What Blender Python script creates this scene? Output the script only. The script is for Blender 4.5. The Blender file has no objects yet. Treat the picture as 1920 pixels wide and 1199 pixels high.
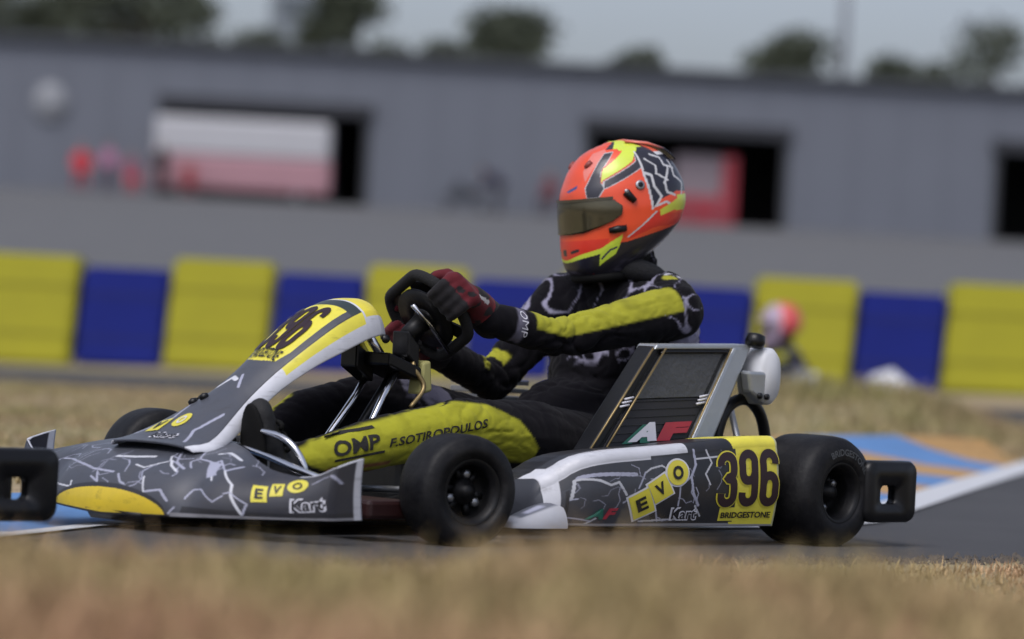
import bpy, bmesh, math, random
import numpy as np
from mathutils import Vector, Matrix, noise
from mathutils.bvhtree import BVHTree

random.seed(7)
RNG = np.random.default_rng(11)
scene = bpy.context.scene
COL = scene.collection

# ------------------------------------------------------------------ camera, sky, sun, exposure
cam_data = bpy.data.cameras.new('camera')
cam_data.sensor_width = 36.0
cam_data.lens = 120.0
cam_data.clip_start = 0.1
cam_data.clip_end = 3000.0
cam_data.dof.use_dof = True
cam_data.dof.focus_distance = 8.25
cam_data.dof.aperture_fstop = 2.0
cam = bpy.data.objects.new('camera', cam_data)
COL.objects.link(cam)
cam.matrix_world = (Matrix.Translation((0, 0, .485)) @ Matrix.Rotation(math.radians(90) + 31.5 / 6400, 4, 'X')
                    @ Matrix.Rotation(math.radians(3.1), 4, 'Z'))
scene.camera = cam

SUN_EL, SUN_AZ = math.radians(58), math.radians(205)     # azimuth measured clockwise from +Y
world = bpy.data.worlds.new('World')
scene.world = world
world.use_nodes = True
wn, wl = world.node_tree.nodes, world.node_tree.links
bg = wn['Background']
sky_tex = wn.new('ShaderNodeTexSky')
sky_tex.sky_type = 'NISHITA'
sky_tex.sun_disc = False
sky_tex.sun_elevation = SUN_EL
sky_tex.sun_rotation = SUN_AZ
sky_tex.air_density = 1.0
sky_tex.dust_density = 4.0
hs = wn.new('ShaderNodeHueSaturation')
hs.inputs['Saturation'].default_value = .52
wl.new(sky_tex.outputs[0], hs.inputs['Color'])
tint = wn.new('ShaderNodeMix'); tint.data_type = 'RGBA'; tint.blend_type = 'MULTIPLY'
tint.inputs['Factor'].default_value = 1.0; tint.inputs['B'].default_value = (.98, 1.0, 1.10, 1)
wl.new(hs.outputs[0], tint.inputs['A'])
wl.new(tint.outputs['Result'], bg.inputs['Color'])
bg.inputs['Strength'].default_value = .10

sun_data = bpy.data.lights.new('sun', 'SUN')
sun_data.energy = .95
sun_data.angle = math.radians(35)
sun_data.color = (1, .98, .95)
sun = bpy.data.objects.new('sun', sun_data)
COL.objects.link(sun)
sd = Vector((math.sin(SUN_AZ) * math.cos(SUN_EL), math.cos(SUN_AZ) * math.cos(SUN_EL), math.sin(SUN_EL)))
sun.rotation_euler = sd.to_track_quat('Z', 'Y').to_euler()

vs = scene.view_settings
vs.view_transform = 'Standard'
vs.look = 'None'
vs.exposure = 0.55
vs.gamma = 1.0
scene.cycles.use_denoising = True
scene.cycles.max_bounces = 6

# ------------------------------------------------------------------ helpers
def srgb(r, g, b):
    def f(c):
        c /= 255.0
        return c / 12.92 if c <= .04045 else ((c + .055) / 1.055) ** 2.4
    return (f(r), f(g), f(b))

def tag(o, label=None, cat=None, group=None, kind=None):
    if label: o['label'] = label
    if cat: o['category'] = cat
    if group: o['group'] = group
    if kind: o['kind'] = kind
    return o

def empty(name, loc=(0, 0, 0), rz=0, parent=None):
    o = bpy.data.objects.new(name, None)
    o.empty_display_size = .1
    COL.objects.link(o)
    o.location = loc
    o.rotation_euler = (0, 0, rz)
    o.parent = parent
    return o

def mesh_data(name, verts, faces, mat=None, smooth=True, colors=None):
    me = bpy.data.meshes.new(name)
    me.from_pydata([tuple(map(float, v)) for v in verts], [], [tuple(map(int, f)) for f in faces])
    if mat: me.materials.append(mat)
    if smooth: me.shade_smooth()
    if colors is not None:
        at = me.attributes.new('col', 'FLOAT_COLOR', 'POINT')
        c = np.ones((len(me.vertices), 4), np.float32)
        c[:, :3] = np.asarray(colors).reshape(-1, 3)
        at.data.foreach_set('color', c.ravel())
    me.validate()
    return me

def obj(name, me, parent=None, loc=(0, 0, 0)):
    o = bpy.data.objects.new(name, me)
    COL.objects.link(o)
    o.location = loc
    o.parent = parent
    return o

def mobj(name, verts, faces, mat, parent=None, smooth=True, colors=None):
    return obj(name, mesh_data(name, verts, faces, mat, smooth, colors), parent)

def bevel(o, w, seg=2):
    m = o.modifiers.new('bevel', 'BEVEL')
    m.width = w
    m.segments = seg
    m.limit_method = 'ANGLE'
    m.angle_limit = math.radians(40)
    return o

def solid(o, t, off=-1):
    m = o.modifiers.new('solid', 'SOLIDIFY')
    m.thickness = t
    m.offset = off
    return o

class MB:
    """collects pieces of ONE part"""
    def __init__(s): s.v, s.f = [], []
    def add(s, v, f):
        n = len(s.v)
        s.v += [tuple(p) for p in v]
        s.f += [tuple(i + n for i in q) for q in f]
        return s
    def box(s, x0, x1, y0, y1, z0, z1):
        v = [(x0, y0, z0), (x1, y0, z0), (x1, y1, z0), (x0, y1, z0), (x0, y0, z1), (x1, y0, z1), (x1, y1, z1), (x0, y1, z1)]
        return s.add(v, HEXF)
    def hexa(s, v8): return s.add(v8, HEXF)
    def tube(s, pts, r, n=10, closed=False): return s.add(*tube_geo(pts, r, n, closed))
    def lathe(s, prof, axis_o, axis_d, n=24, closed=False, caps=True): return s.add(*lathe_geo(prof, axis_o, axis_d, n, closed, caps))
    def build(s, name, mat, parent=None, smooth=True): return mobj(name, s.v, s.f, mat, parent, smooth)

HEXF = [(0, 3, 2, 1), (4, 5, 6, 7), (0, 1, 5, 4), (1, 2, 6, 5), (2, 3, 7, 6), (3, 0, 4, 7)]

def catmull(pts, sub=6):
    P = [np.array(p, float) for p in pts]
    P = [2 * P[0] - P[1]] + P + [2 * P[-1] - P[-2]]
    out = []
    for i in range(1, len(P) - 2):
        for k in range(sub):
            t = k / sub
            a, b, c, d = P[i - 1], P[i], P[i + 1], P[i + 2]
            out.append(.5 * ((2 * b) + (-a + c) * t + (2 * a - 5 * b + 4 * c - d) * t * t + (-a + 3 * b - 3 * c + d) * t ** 3))
    out.append(P[-2])
    return out

def tube_geo(pts, r, n=10, closed=False):
    P = [np.array(p, float) for p in pts]
    m = len(P)
    rs = r if hasattr(r, '__len__') else [r] * m
    T = []
    for i in range(m):
        if closed: d = P[(i + 1) % m] - P[i - 1]
        else: d = P[min(i + 1, m - 1)] - P[max(i - 1, 0)]
        T.append(d / (np.linalg.norm(d) + 1e-12))
    a = np.array([0, 0, 1.0]) if abs(T[0][2]) < .9 else np.array([1.0, 0, 0])
    N = np.cross(T[0], a); N /= np.linalg.norm(N)
    v, f = [], []
    for i in range(m):
        N = N - T[i] * (N @ T[i]); N /= (np.linalg.norm(N) + 1e-12)
        B = np.cross(T[i], N)
        for k in range(n):
            an = 2 * math.pi * k / n
            v.append(P[i] + rs[i] * (math.cos(an) * N + math.sin(an) * B))
    for i in range(m if closed else m - 1):
        j = (i + 1) % m
        for k in range(n):
            f.append((i * n + k, i * n + (k + 1) % n, j * n + (k + 1) % n, j * n + k))
    if not closed:
        f.append(tuple(range(n))[::-1])
        f.append(tuple(range((m - 1) * n, m * n)))
    return v, f

def lathe_geo(prof, o, d, n=24, closed=False, caps=True):
    """prof: (distance along axis, radius)"""
    o = np.array(o, float); d = np.array(d, float); d /= np.linalg.norm(d)
    a = np.array([0, 0, 1.0]) if abs(d[2]) < .9 else np.array([1.0, 0, 0])
    N = np.cross(d, a); N /= np.linalg.norm(N); B = np.cross(d, N)
    v, f = [], []
    m = len(prof)
    for s, r in prof:
        for k in range(n):
            an = 2 * math.pi * k / n
            v.append(o + d * s + r * (math.cos(an) * N + math.sin(an) * B))
    for i in range(m if closed else m - 1):
        j = (i + 1) % m
        for k in range(n):
            f.append((i * n + k, i * n + (k + 1) % n, j * n + (k + 1) % n, j * n + k))
    if not closed and caps:
        if prof[0][1] > 1e-6: f.append(tuple(range(n))[::-1])
        if prof[-1][1] > 1e-6: f.append(tuple(range((m - 1) * n, m * n)))
    return v, f

def grid_faces(nu, nv, wrap=False):
    f = []
    for i in range(nu if wrap else nu - 1):
        j = (i + 1) % nu
        for k in range(nv - 1):
            f.append((i * nv + k, j * nv + k, j * nv + k + 1, i * nv + k + 1))
    return f

def surface(name, S, u0, u1, v0, v1, nu, nv, paint, mat, parent, wrap=False, flip=False):
    U, V = np.meshgrid(np.linspace(u0, u1, nu, endpoint=not wrap), np.linspace(v0, v1, nv), indexing='ij')
    P = S(U, V).reshape(-1, 3)
    c = paint(U, V).reshape(-1, 3) if paint else None
    f = grid_faces(nu, nv, wrap)
    if flip: f = [q[::-1] for q in f]
    return mobj(name, P, f, mat, parent, True, c)

def inpoly(U, V, poly):
    ins = np.zeros(U.shape, bool)
    n = len(poly)
    for i in range(n):
        x0, y0 = poly[i]; x1, y1 = poly[(i + 1) % n]
        if y0 == y1: continue
        c = ((y0 > V) != (y1 > V)) & (U < (x1 - x0) * (V - y0) / (y1 - y0) + x0)
        ins ^= c
    return ins

def dline(U, V, pts, su=1.0, sv=1.0):
    """distance to a polyline, coordinates scaled by su, sv"""
    X, Y = U * su, V * sv
    best = np.full(U.shape, 1e9)
    for (x0, y0), (x1, y1) in zip(pts[:-1], pts[1:]):
        ax, ay, bx, by = x0 * su, y0 * sv, x1 * su, y1 * sv
        dx, dy = bx - ax, by - ay
        t = np.clip(((X - ax) * dx + (Y - ay) * dy) / (dx * dx + dy * dy + 1e-12), 0, 1)
        best = np.minimum(best, np.hypot(X - ax - t * dx, Y - ay - t * dy))
    return best

def put(c, mask, col): c[mask] = col

# text ---------------------------------------------------------------
_tcache = {}
def text2d(s, bold=.0, sub=0):
    key = (s, bold, sub)
    if key in _tcache: return _tcache[key]
    cu = bpy.data.curves.new('txt', 'FONT')
    cu.body = s; cu.offset = bold; cu.resolution_u = 3; cu.fill_mode = 'FRONT'
    o = bpy.data.objects.new('txt', cu); COL.objects.link(o)
    bpy.context.view_layer.update()
    me = o.evaluated_get(bpy.context.evaluated_depsgraph_get()).to_mesh()
    bm = bmesh.new(); bm.from_mesh(me)
    bmesh.ops.remove_doubles(bm, verts=bm.verts, dist=1e-5)
    bmesh.ops.triangulate(bm, faces=bm.faces)
    for _ in range(sub):
        bmesh.ops.subdivide_edges(bm, edges=bm.edges, cuts=1)
        bmesh.ops.triangulate(bm, faces=bm.faces)
    bm.verts.index_update()
    v = np.array([(p.co.x, p.co.y) for p in bm.verts]); f = [tuple(q.index for q in fc.verts) for fc in bm.faces]
    bm.free()
    bpy.data.objects.remove(o); bpy.data.curves.remove(cu)
    v = (v - v.min(0)) / (v.max(0) - v.min(0))
    _tcache[key] = (v, f)
    return v, f

def lettering(name, s, fn, mat, parent, bold=.02, sub=1):
    """fn maps arrays (a 0..1 along the word, b 0..1 up) to (N,3) points"""
    v, f = text2d(s, bold, sub)
    return mobj(name, fn(v[:, 0], v[:, 1]), f, mat, parent, False)

_DW, _DH = .27, .84
_D6 = [(_DW, .66), (_DW, .73), (_DW * .82, .81), (_DW * .5, .84), (_DW * .18, .81), (0, .73), (0, .6), (0, .4), (0, .2), (0, .11), (_DW * .18, .03), (_DW * .5, 0), (_DW * .82, .03), (_DW, .11), (_DW, .2), (_DW, .34), (_DW * .82, .43), (_DW * .5, .46), (_DW * .15, .42), (0.01, .34)]
_DIG = {'6': _D6, '9': [(_DW - x, _DH - y) for x, y in _D6],
        '3': [(0, .68), (0, .74), (_DW * .18, .81), (_DW * .5, .84), (_DW * .82, .81), (_DW, .73), (_DW, .56), (_DW * .85, .48), (_DW * .42, .445), (_DW * .85, .41), (_DW, .33), (_DW, .11), (_DW * .82, .03), (_DW * .5, 0), (_DW * .18, .03), (0, .10), (0, .18)]}
def number2d(s, stroke=.15, grow=0.0):
    """condensed block numerals as flat ribbons in the unit square"""
    V, F_ = [], []
    x0 = 0.0
    for ch in s:
        P = np.array(catmull([(*p, 0) for p in _DIG[ch]], 3))[:, :2] + [x0 + .075, .08]
        T = np.gradient(P, axis=0); T /= np.linalg.norm(T, axis=1, keepdims=True) + 1e-9
        N = np.stack([-T[:, 1], T[:, 0]], -1) * (stroke / 2 + grow)
        n0 = len(V)
        for a, b in zip(P - N, P + N): V += [a, b]
        F_ += [(n0 + 2 * i, n0 + 2 * i + 1, n0 + 2 * i + 3, n0 + 2 * i + 2) for i in range(len(P) - 1)]
        x0 += .42 + .045
    V = np.array(V) / [x0 - .045, 1.0]
    return V, F_

def on_surface(S, c, ax, ay, off, du=1e-3, dv=1e-3, sgn=1.0):
    """place unit-square art on a surface: centre c, full-width vector ax, full-height vector ay in (u,v)"""
    def fn(a, b):
        u = c[0] + (a - .5) * ax[0] + (b - .5) * ay[0]
        v = c[1] + (a - .5) * ax[1] + (b - .5) * ay[1]
        P = S(u, v)
        n = np.cross(S(u + du, v) - P, S(u, v + dv) - P)
        n /= (np.linalg.norm(n, axis=-1, keepdims=True) + 1e-12)
        return P + n * off * sgn
    return fn

def disc2d(n=28):
    v = [(.5, .5)] + [(.5 + .5 * math.cos(2 * math.pi * k / n), .5 + .5 * math.sin(2 * math.pi * k / n)) for k in range(n)]
    return np.array(v), [(0, 1 + k, 1 + (k + 1) % n) for k in range(n)]
def quad2d(n=6):
    g = np.linspace(0, 1, n)
    A, B = np.meshgrid(g, g, indexing='ij')
    return np.stack([A.ravel(), B.ravel()], -1), grid_faces(n, n)
def decal(name, shape, fn, mat, parent):
    v, f = shape
    return mobj(name, fn(v[:, 0], v[:, 1]), f, mat, parent, False)

# materials ----------------------------------------------------------
_mats = {}
def nodes_of(name):
    m = bpy.data.materials.new(name); m.use_nodes = True
    nt = m.node_tree
    return m, nt.nodes, nt.links, nt.nodes['Principled BSDF']

def plain(name, col, rough=.5, metal=0.0, var=.12, scale=14.0, bump=0.0, coat=0.0, spec=.5, bscale=None):
    if name in _mats: return _mats[name]
    m, n, l, p = nodes_of(name)
    tc = n.new('ShaderNodeTexCoord'); nz = n.new('ShaderNodeTexNoise')
    nz.inputs['Scale'].default_value = scale; nz.inputs['Detail'].default_value = 5
    l.new(tc.outputs['Object'], nz.inputs['Vector'])
    mx = n.new('ShaderNodeMix'); mx.data_type = 'RGBA'
    mx.inputs['A'].default_value = (*[c * (1 - var) for c in col], 1)
    mx.inputs['B'].default_value = (*[min(1, c * (1 + var)) for c in col], 1)
    l.new(nz.outputs['Fac'], mx.inputs['Factor']); l.new(mx.outputs['Result'], p.inputs['Base Color'])
    mr = n.new('ShaderNodeMapRange')
    mr.inputs['To Min'].default_value = max(0, rough - .08); mr.inputs['To Max'].default_value = min(1, rough + .1)
    l.new(nz.outputs['Fac'], mr.inputs['Value']); l.new(mr.outputs[0], p.inputs['Roughness'])
    p.inputs['Metallic'].default_value = metal
    p.inputs['Coat Weight'].default_value = coat
    p.inputs['Specular IOR Level'].default_value = spec
    if bump:
        nb = n.new('ShaderNodeTexNoise'); nb.inputs['Scale'].default_value = bscale or scale * 4
        l.new(tc.outputs['Object'], nb.inputs['Vector'])
        b = n.new('ShaderNodeBump'); b.inputs['Strength'].default_value = bump; b.inputs['Distance'].default_value = .01
        l.new(nb.outputs['Fac'], b.inputs['Height']); l.new(b.outputs[0], p.inputs['Normal'])
    _mats[name] = m
    return m

def painted(name, rough=.3, coat=.3, dirt=.12, scale=9.0, bump=0.0, sheen=0.0, dust=(.10, .085, .07), spec=.5, marks=0.0):
    """colour comes from the livery stored on the mesh, with road dust over it"""
    m, n, l, p = nodes_of(name)
    at = n.new('ShaderNodeAttribute'); at.attribute_name = 'col'
    tc = n.new('ShaderNodeTexCoord'); nz = n.new('ShaderNodeTexNoise')
    nz.inputs['Scale'].default_value = scale; nz.inputs['Detail'].default_value = 8; nz.inputs['Roughness'].default_value = .65
    l.new(tc.outputs['Object'], nz.inputs['Vector'])
    mr = n.new('ShaderNodeMapRange'); mr.inputs['From Min'].default_value = .4; mr.inputs['From Max'].default_value = .8
    mr.inputs['To Max'].default_value = dirt * 2.2
    l.new(nz.outputs['Fac'], mr.inputs['Value'])
    mx = n.new('ShaderNodeMix'); mx.data_type = 'RGBA'
    mx.inputs['B'].default_value = (*dust, 1)
    l.new(mr.outputs[0], mx.inputs['Factor']); l.new(at.outputs['Color'], mx.inputs['A'])
    if marks:      # rubber smears and stone chips
        mp = n.new('ShaderNodeMapping'); mp.inputs['Scale'].default_value = (5, 16, 34)
        l.new(tc.outputs['Object'], mp.inputs['Vector'])
        n3 = n.new('ShaderNodeTexNoise'); n3.inputs['Scale'].default_value = 1.6; n3.inputs['Detail'].default_value = 7; n3.inputs['Roughness'].default_value = .7
        l.new(mp.outputs[0], n3.inputs['Vector'])
        m3 = n.new('ShaderNodeMapRange'); m3.inputs['From Min'].default_value = .56; m3.inputs['From Max'].default_value = .74; m3.inputs['To Max'].default_value = marks
        l.new(n3.outputs['Fac'], m3.inputs['Value'])
        mx2 = n.new('ShaderNodeMix'); mx2.data_type = 'RGBA'; mx2.inputs['B'].default_value = (.025, .024, .024, 1)
        l.new(m3.outputs[0], mx2.inputs['Factor']); l.new(mx.outputs['Result'], mx2.inputs['A'])
        l.new(mx2.outputs['Result'], p.inputs['Base Color'])
    else:
        l.new(mx.outputs['Result'], p.inputs['Base Color'])
    r = n.new('ShaderNodeMapRange'); r.inputs['To Min'].default_value = rough; r.inputs['To Max'].default_value = min(1, rough + .25)
    l.new(nz.outputs['Fac'], r.inputs['Value']); l.new(r.outputs[0], p.inputs['Roughness'])
    p.inputs['Coat Weight'].default_value = coat; p.inputs['Coat Roughness'].default_value = .12
    p.inputs['Sheen Weight'].default_value = sheen
    p.inputs['Specular IOR Level'].default_value = spec
    if bump:
        nb = n.new('ShaderNodeTexNoise'); nb.inputs['Scale'].default_value = 60; nb.inputs['Detail'].default_value = 4
        l.new(tc.outputs['Object'], nb.inputs['Vector'])
        b = n.new('ShaderNodeBump'); b.inputs['Strength'].default_value = bump; b.inputs['Distance'].default_value = .004
        l.new(nb.outputs['Fac'], b.inputs['Height']); l.new(b.outputs[0], p.inputs['Normal'])
    return m

M_BODY = painted('gloss_livery', .36, .22, .09, 13, .08, marks=.45)
M_SUIT = painted('suit_cloth', .85, 0, .05, 30, .35, .05, (.03, .027, .025), .10)
M_HELM = painted('helmet_paint', .26, .35, .05, 14, marks=.12)
M_GLOVE = painted('glove_cloth', .75, 0, .05, 40, .3, .05, (.03, .025, .025), .3)
M_RUBBER = plain('tyre_rubber', (.0045, .0045, .006), .55, 0, .35, 18, .15, spec=.22)
def rubber():
    m, n, l, p = nodes_of('slick_rubber')
    tc = n.new('ShaderNodeTexCoord')
    n1 = n.new('ShaderNodeTexNoise'); n1.inputs['Scale'].default_value = 9; n1.inputs['Detail'].default_value = 8; n1.inputs['Roughness'].default_value = .7
    n2 = n.new('ShaderNodeTexNoise'); n2.inputs['Scale'].default_value = 90; n2.inputs['Detail'].default_value = 3
    for q in (n1, n2): l.new(tc.outputs['Object'], q.inputs['Vector'])
    mr = n.new('ShaderNodeMapRange'); mr.inputs['From Min'].default_value = .45; mr.inputs['From Max'].default_value = .8
    l.new(n1.outputs['Fac'], mr.inputs['Value'])
    mx = n.new('ShaderNodeMix'); mx.data_type = 'RGBA'
    mx.inputs['A'].default_value = (.0045, .0045, .006, 1); mx.inputs['B'].default_value = (.026, .025, .025, 1)
    l.new(mr.outputs[0], mx.inputs['Factor']); l.new(mx.outputs['Result'], p.inputs['Base Color'])
    p.inputs['Roughness'].default_value = .55; p.inputs['Specular IOR Level'].default_value = .25
    b = n.new('ShaderNodeBump'); b.inputs['Strength'].default_value = .35; b.inputs['Distance'].default_value = .003
    l.new(n2.outputs['Fac'], b.inputs['Height']); l.new(b.outputs[0], p.inputs['Normal'])
    return m
M_RUBBER = rubber()
M_BLACK = plain('black_plastic', (.005, .005, .006), .36, 0, .25, 12, .05, spec=.35)
M_MATT = plain('black_matt', (.006, .006, .006), .8, 0, .3, 12, spec=.15)
M_RIM = plain('dark_magnesium', (.010, .010, .011), .45, .4, .25, 20, spec=.4)
M_CHROME = plain('chrome_tube', (.72, .72, .75), .16, 1, .08, 20)
M_STEEL = plain('dull_steel', (.32, .33, .35), .38, .9, .2, 25)
M_ALU = plain('brushed_aluminium', (.42, .44, .46), .42, .75, .12, 20, .05)
M_CORE = plain('radiator_core', (.028, .03, .033), .6, .4, .35, 60, .6, bscale=220)
M_BLIND = plain('radiator_blind', (.07, .073, .08), .55, .2, .25, 18, .3)
M_WHITE = plain('white_plastic', (.62, .63, .66), .35, 0, .06, 10)
M_YEL = plain('yellow_vinyl', (.66, .58, .05), .35, 0, .08, 12, coat=.2)
M_INK = plain('black_ink', (.008, .007, .010), .45, 0, .2, 30)
M_MAROON = plain('maroon_ink', (.022, .007, .011), .45, 0, .2, 30)
M_WINK = plain('white_ink', (.62, .62, .68), .45, 0, .08, 30)
M_GINK = plain('green_ink', (.02, .13, .09), .45, 0, .15, 30)
M_RINK = plain('red_ink', (.38, .03, .05), .45, 0, .15, 30)
M_GREYINK = plain('grey_ink', (.06, .065, .07), .6, 0, .2, 30)
M_BRASS = plain('brass_wire', (.30, .22, .10), .4, .7, .2, 30)
M_CLOTHINK = plain('cloth_ink', (.012, .011, .010), .85, 0, .3, 60)
def visor_mat():
    m, n, l, p = nodes_of('amber_visor')
    p.inputs['Base Color'].default_value = (.085, .075, .045, 1)
    p.inputs['Roughness'].default_value = .12
    p.inputs['Metallic'].default_value = .55
    p.inputs['Coat Weight'].default_value = .4
    tc = n.new('ShaderNodeTexCoord'); nz = n.new('ShaderNodeTexNoise'); nz.inputs['Scale'].default_value = 6
    l.new(tc.outputs['Object'], nz.inputs['Vector'])
    mr = n.new('ShaderNodeMapRange'); mr.inputs['To Min'].default_value = .06; mr.inputs['To Max'].default_value = .22
    l.new(nz.outputs['Fac'], mr.inputs['Value']); l.new(mr.outputs[0], p.inputs['Roughness'])
    return m
M_VISOR = visor_mat()

def lerp1(x, xs, ys):
    return np.interp(x, xs, ys)

def smooth1(x, xs, ys):
    """monotone-ish smooth interpolation: linear interp averaged over a small window"""
    w = (max(xs) - min(xs)) / len(xs) * 0.45
    return (np.interp(x - w, xs, ys) + 2 * np.interp(x - w * .5, xs, ys) + 2 * np.interp(x, xs, ys)
            + 2 * np.interp(x + w * .5, xs, ys) + np.interp(x + w, xs, ys)) / 8.0

def nose_S(t, s):
    """front fairing; t -1..1 across (far..near), s 0..1 from lower lip to upper rear edge"""
    a = np.abs(t)
    fold = np.clip((a - .93) / .07, 0, 1)
    y = np.sign(t) * .56 * np.minimum(a / .94, 1)
    xb = 1.79 - .225 * np.minimum(a, .93) ** 2.2 - .095 * fold
    zb = .033 + .028 * a
    zt = smooth1(a, [0, .2, .4, .5, .67, .83, .92, 1], [.212, .21, .196, .182, .158, .148, .168, .204])
    xt = smooth1(a, [0, .2, .4, .5, .67, .83, .92, 1], [1.50, 1.515, 1.565, 1.60, 1.628, 1.615, 1.59, 1.585]) - .080 * fold
    cx_ = xb + .012
    cz_ = zb + (zt - zb) * (.80 - .25 * a)
    x = (1 - s) ** 2 * xb + 2 * s * (1 - s) * cx_ + s * s * xt
    z = (1 - s) ** 2 * zb + 2 * s * (1 - s) * cz_ + s * s * zt
    # crease dividing the centre from the side wings
    x = x - .016 * np.exp(-((a - .42) / .07) ** 2) * np.sin(np.pi * np.clip(s * 1.2, 0, 1))
    return np.stack([x, y, z], -1)

NASX = [1.67, 1.61, 1.51, 1.43, 1.355, 1.265, 1.185, 1.11, 1.055, 1.02, 1.00]
NASZ = [.198, .212, .272, .325, .382, .452, .508, .542, .548, .535, .505]
NASW = [.125, .148, .100, .070, .066, .083, .094, .092, .080, .055, .022]
NASH = [.012, .020, .034, .036, .036, .048, .066, .068, .062, .05, .03]
def nassau_S(a, t):
    """front number panel; a 0..1 base..top, t -1..1 across; |t|>.7 are the folded-down flanks"""
    q = a * (len(NASX) - 1)
    i = np.arange(len(NASX))
    def sm(v):
        d = .35
        return (np.interp(q - d, i, v) + 2 * np.interp(q, i, v) + np.interp(q + d, i, v)) / 4
    xc, zc, w, h = sm(NASX), sm(NASZ), sm(NASW), sm(NASH)
    at = np.abs(t); sg = np.sign(t)
    inner = np.clip(at / .7, 0, 1)
    fl = np.clip((at - .7) / .3, 0, 1)
    y = sg * (w * inner + .020 * np.sin(fl * np.pi / 2))
    z = zc + .024 * np.clip(a * 6, .25, 1) * (1 - inner ** 2.6) - .014 * np.clip(a * 6, .25, 1) - h * fl ** 1.4
    x = xc - .010 * fl
    return np.stack([x, y, z], -1)

PODX0, PODX1 = .186, .935
def pod_S(u, v):
    """left side pod; u 0..1 rear..front, v 0..1 lower edge..outer face..top..inner edge"""
    x = PODX0 + (PODX1 - PODX0) * u
    zt = smooth1(u, [0, .14, .32, .5, .8, .9, .96, 1], [.274, .272, .258, .246, .230, .218, .19, .14])
    y0 = .622 - .075 * np.clip((u - .78) / .22, 0, 1) ** 2.4
    r = .026
    f = np.clip(v / .7, 0, 1); c = np.clip((v - .7) / .14, 0, 1); tp = np.clip((v - .84) / .16, 0, 1)
    ang = c * np.pi / 2
    z = .052 + (zt - r - .052) * f + r * np.sin(ang) - .01 * tp
    y = y0 + .014 * np.sin(np.pi * f * .95) - r * (1 - np.cos(ang)) - .13 * tp
    return np.stack([x, y, z], -1)

HEL_Z = [-.178, -.16, -.13, -.09, -.05, 0, .05, .10, .135, .155, .168, .172]
HEL_F = [.130, .158, .168, .170, .166, .165, .157, .134, .104, .074, .034, .0]
HEL_B = [.03, .0, -.052, -.108, -.150, -.172, -.170, -.150, -.118, -.084, -.04, .0]
HEL_W = [.078, .094, .110, .124, .133, .136, .131, .114, .090, .064, .03, .0]
HELO = np.array([.129, 0, .838]); HELYAW = math.radians(-24); HELPITCH = math.radians(9)
def helmet_L(az, h):
    """helmet in its own frame (forward, left, up); az in radians 0 = front, +pi/2 = left"""
    f = smooth1(h, HEL_Z, HEL_F); b = smooth1(h, HEL_Z, HEL_B); w = smooth1(h, HEL_Z, HEL_W)
    c, s = np.cos(az), np.sin(az)
    n = 2.25
    k_ = (np.abs(c) ** n + np.abs(s) ** n) ** (-1 / n)
    mid, half = (f + b) / 2, (f - b) / 2
    return np.stack([mid + half * k_ * c, w * k_ * s, h + 0 * az], -1)
def helmet_R():
    cy_, sy_ = math.cos(HELYAW), math.sin(HELYAW); cp, sp = math.cos(HELPITCH), math.sin(HELPITCH)
    Rz = np.array([[cy_, -sy_, 0], [sy_, cy_, 0], [0, 0, 1]])
    Ry = np.array([[cp, 0, sp], [0, 1, 0], [-sp, 0, cp]])      # nose down
    return Rz @ Ry
def helmet_S(az, h):
    return helmet_L(az, h) @ helmet_R().T + HELO

# ------------------------------------------------------------------ the setting
def sstep(x): x = np.clip(x, 0, 1); return x * x * (3 - 2 * x)
def zg(x, y):
    """height of the ground"""
    x = np.asarray(x, float); y = np.asarray(y, float)
    z = .115 * sstep((5.7 - y) / 1.3)
    z = z + .018 * np.sin(x * 5.1 + 1) * sstep((5.4 - y) / .8)
    wx = np.interp(y, [5, 10.6, 15.3, 22, 60], [-3, 1.24, 2.32, 3.9, 13])
    z = z + np.clip(.10 + .075 * x, .012, .25) * np.exp(-((y - 19.2) / 2.6) ** 2) * sstep((wx - .25 - x) / .9)
    z = z - .03 * sstep((-.85 - x) / .3) * sstep((y - 5.6) / .5) * sstep((9.5 - y) / 1)
    z = z - .13 * np.exp(-((y - 26.3) / 2.0) ** 2)
    z = z + sstep((y - 28) / 2.5) * np.clip(.10 + .022 * x, 0, .25) * sstep((60 - y) / 20)
    z = z + np.clip(y - 33, 0, 75) * .0577
    return z

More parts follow.
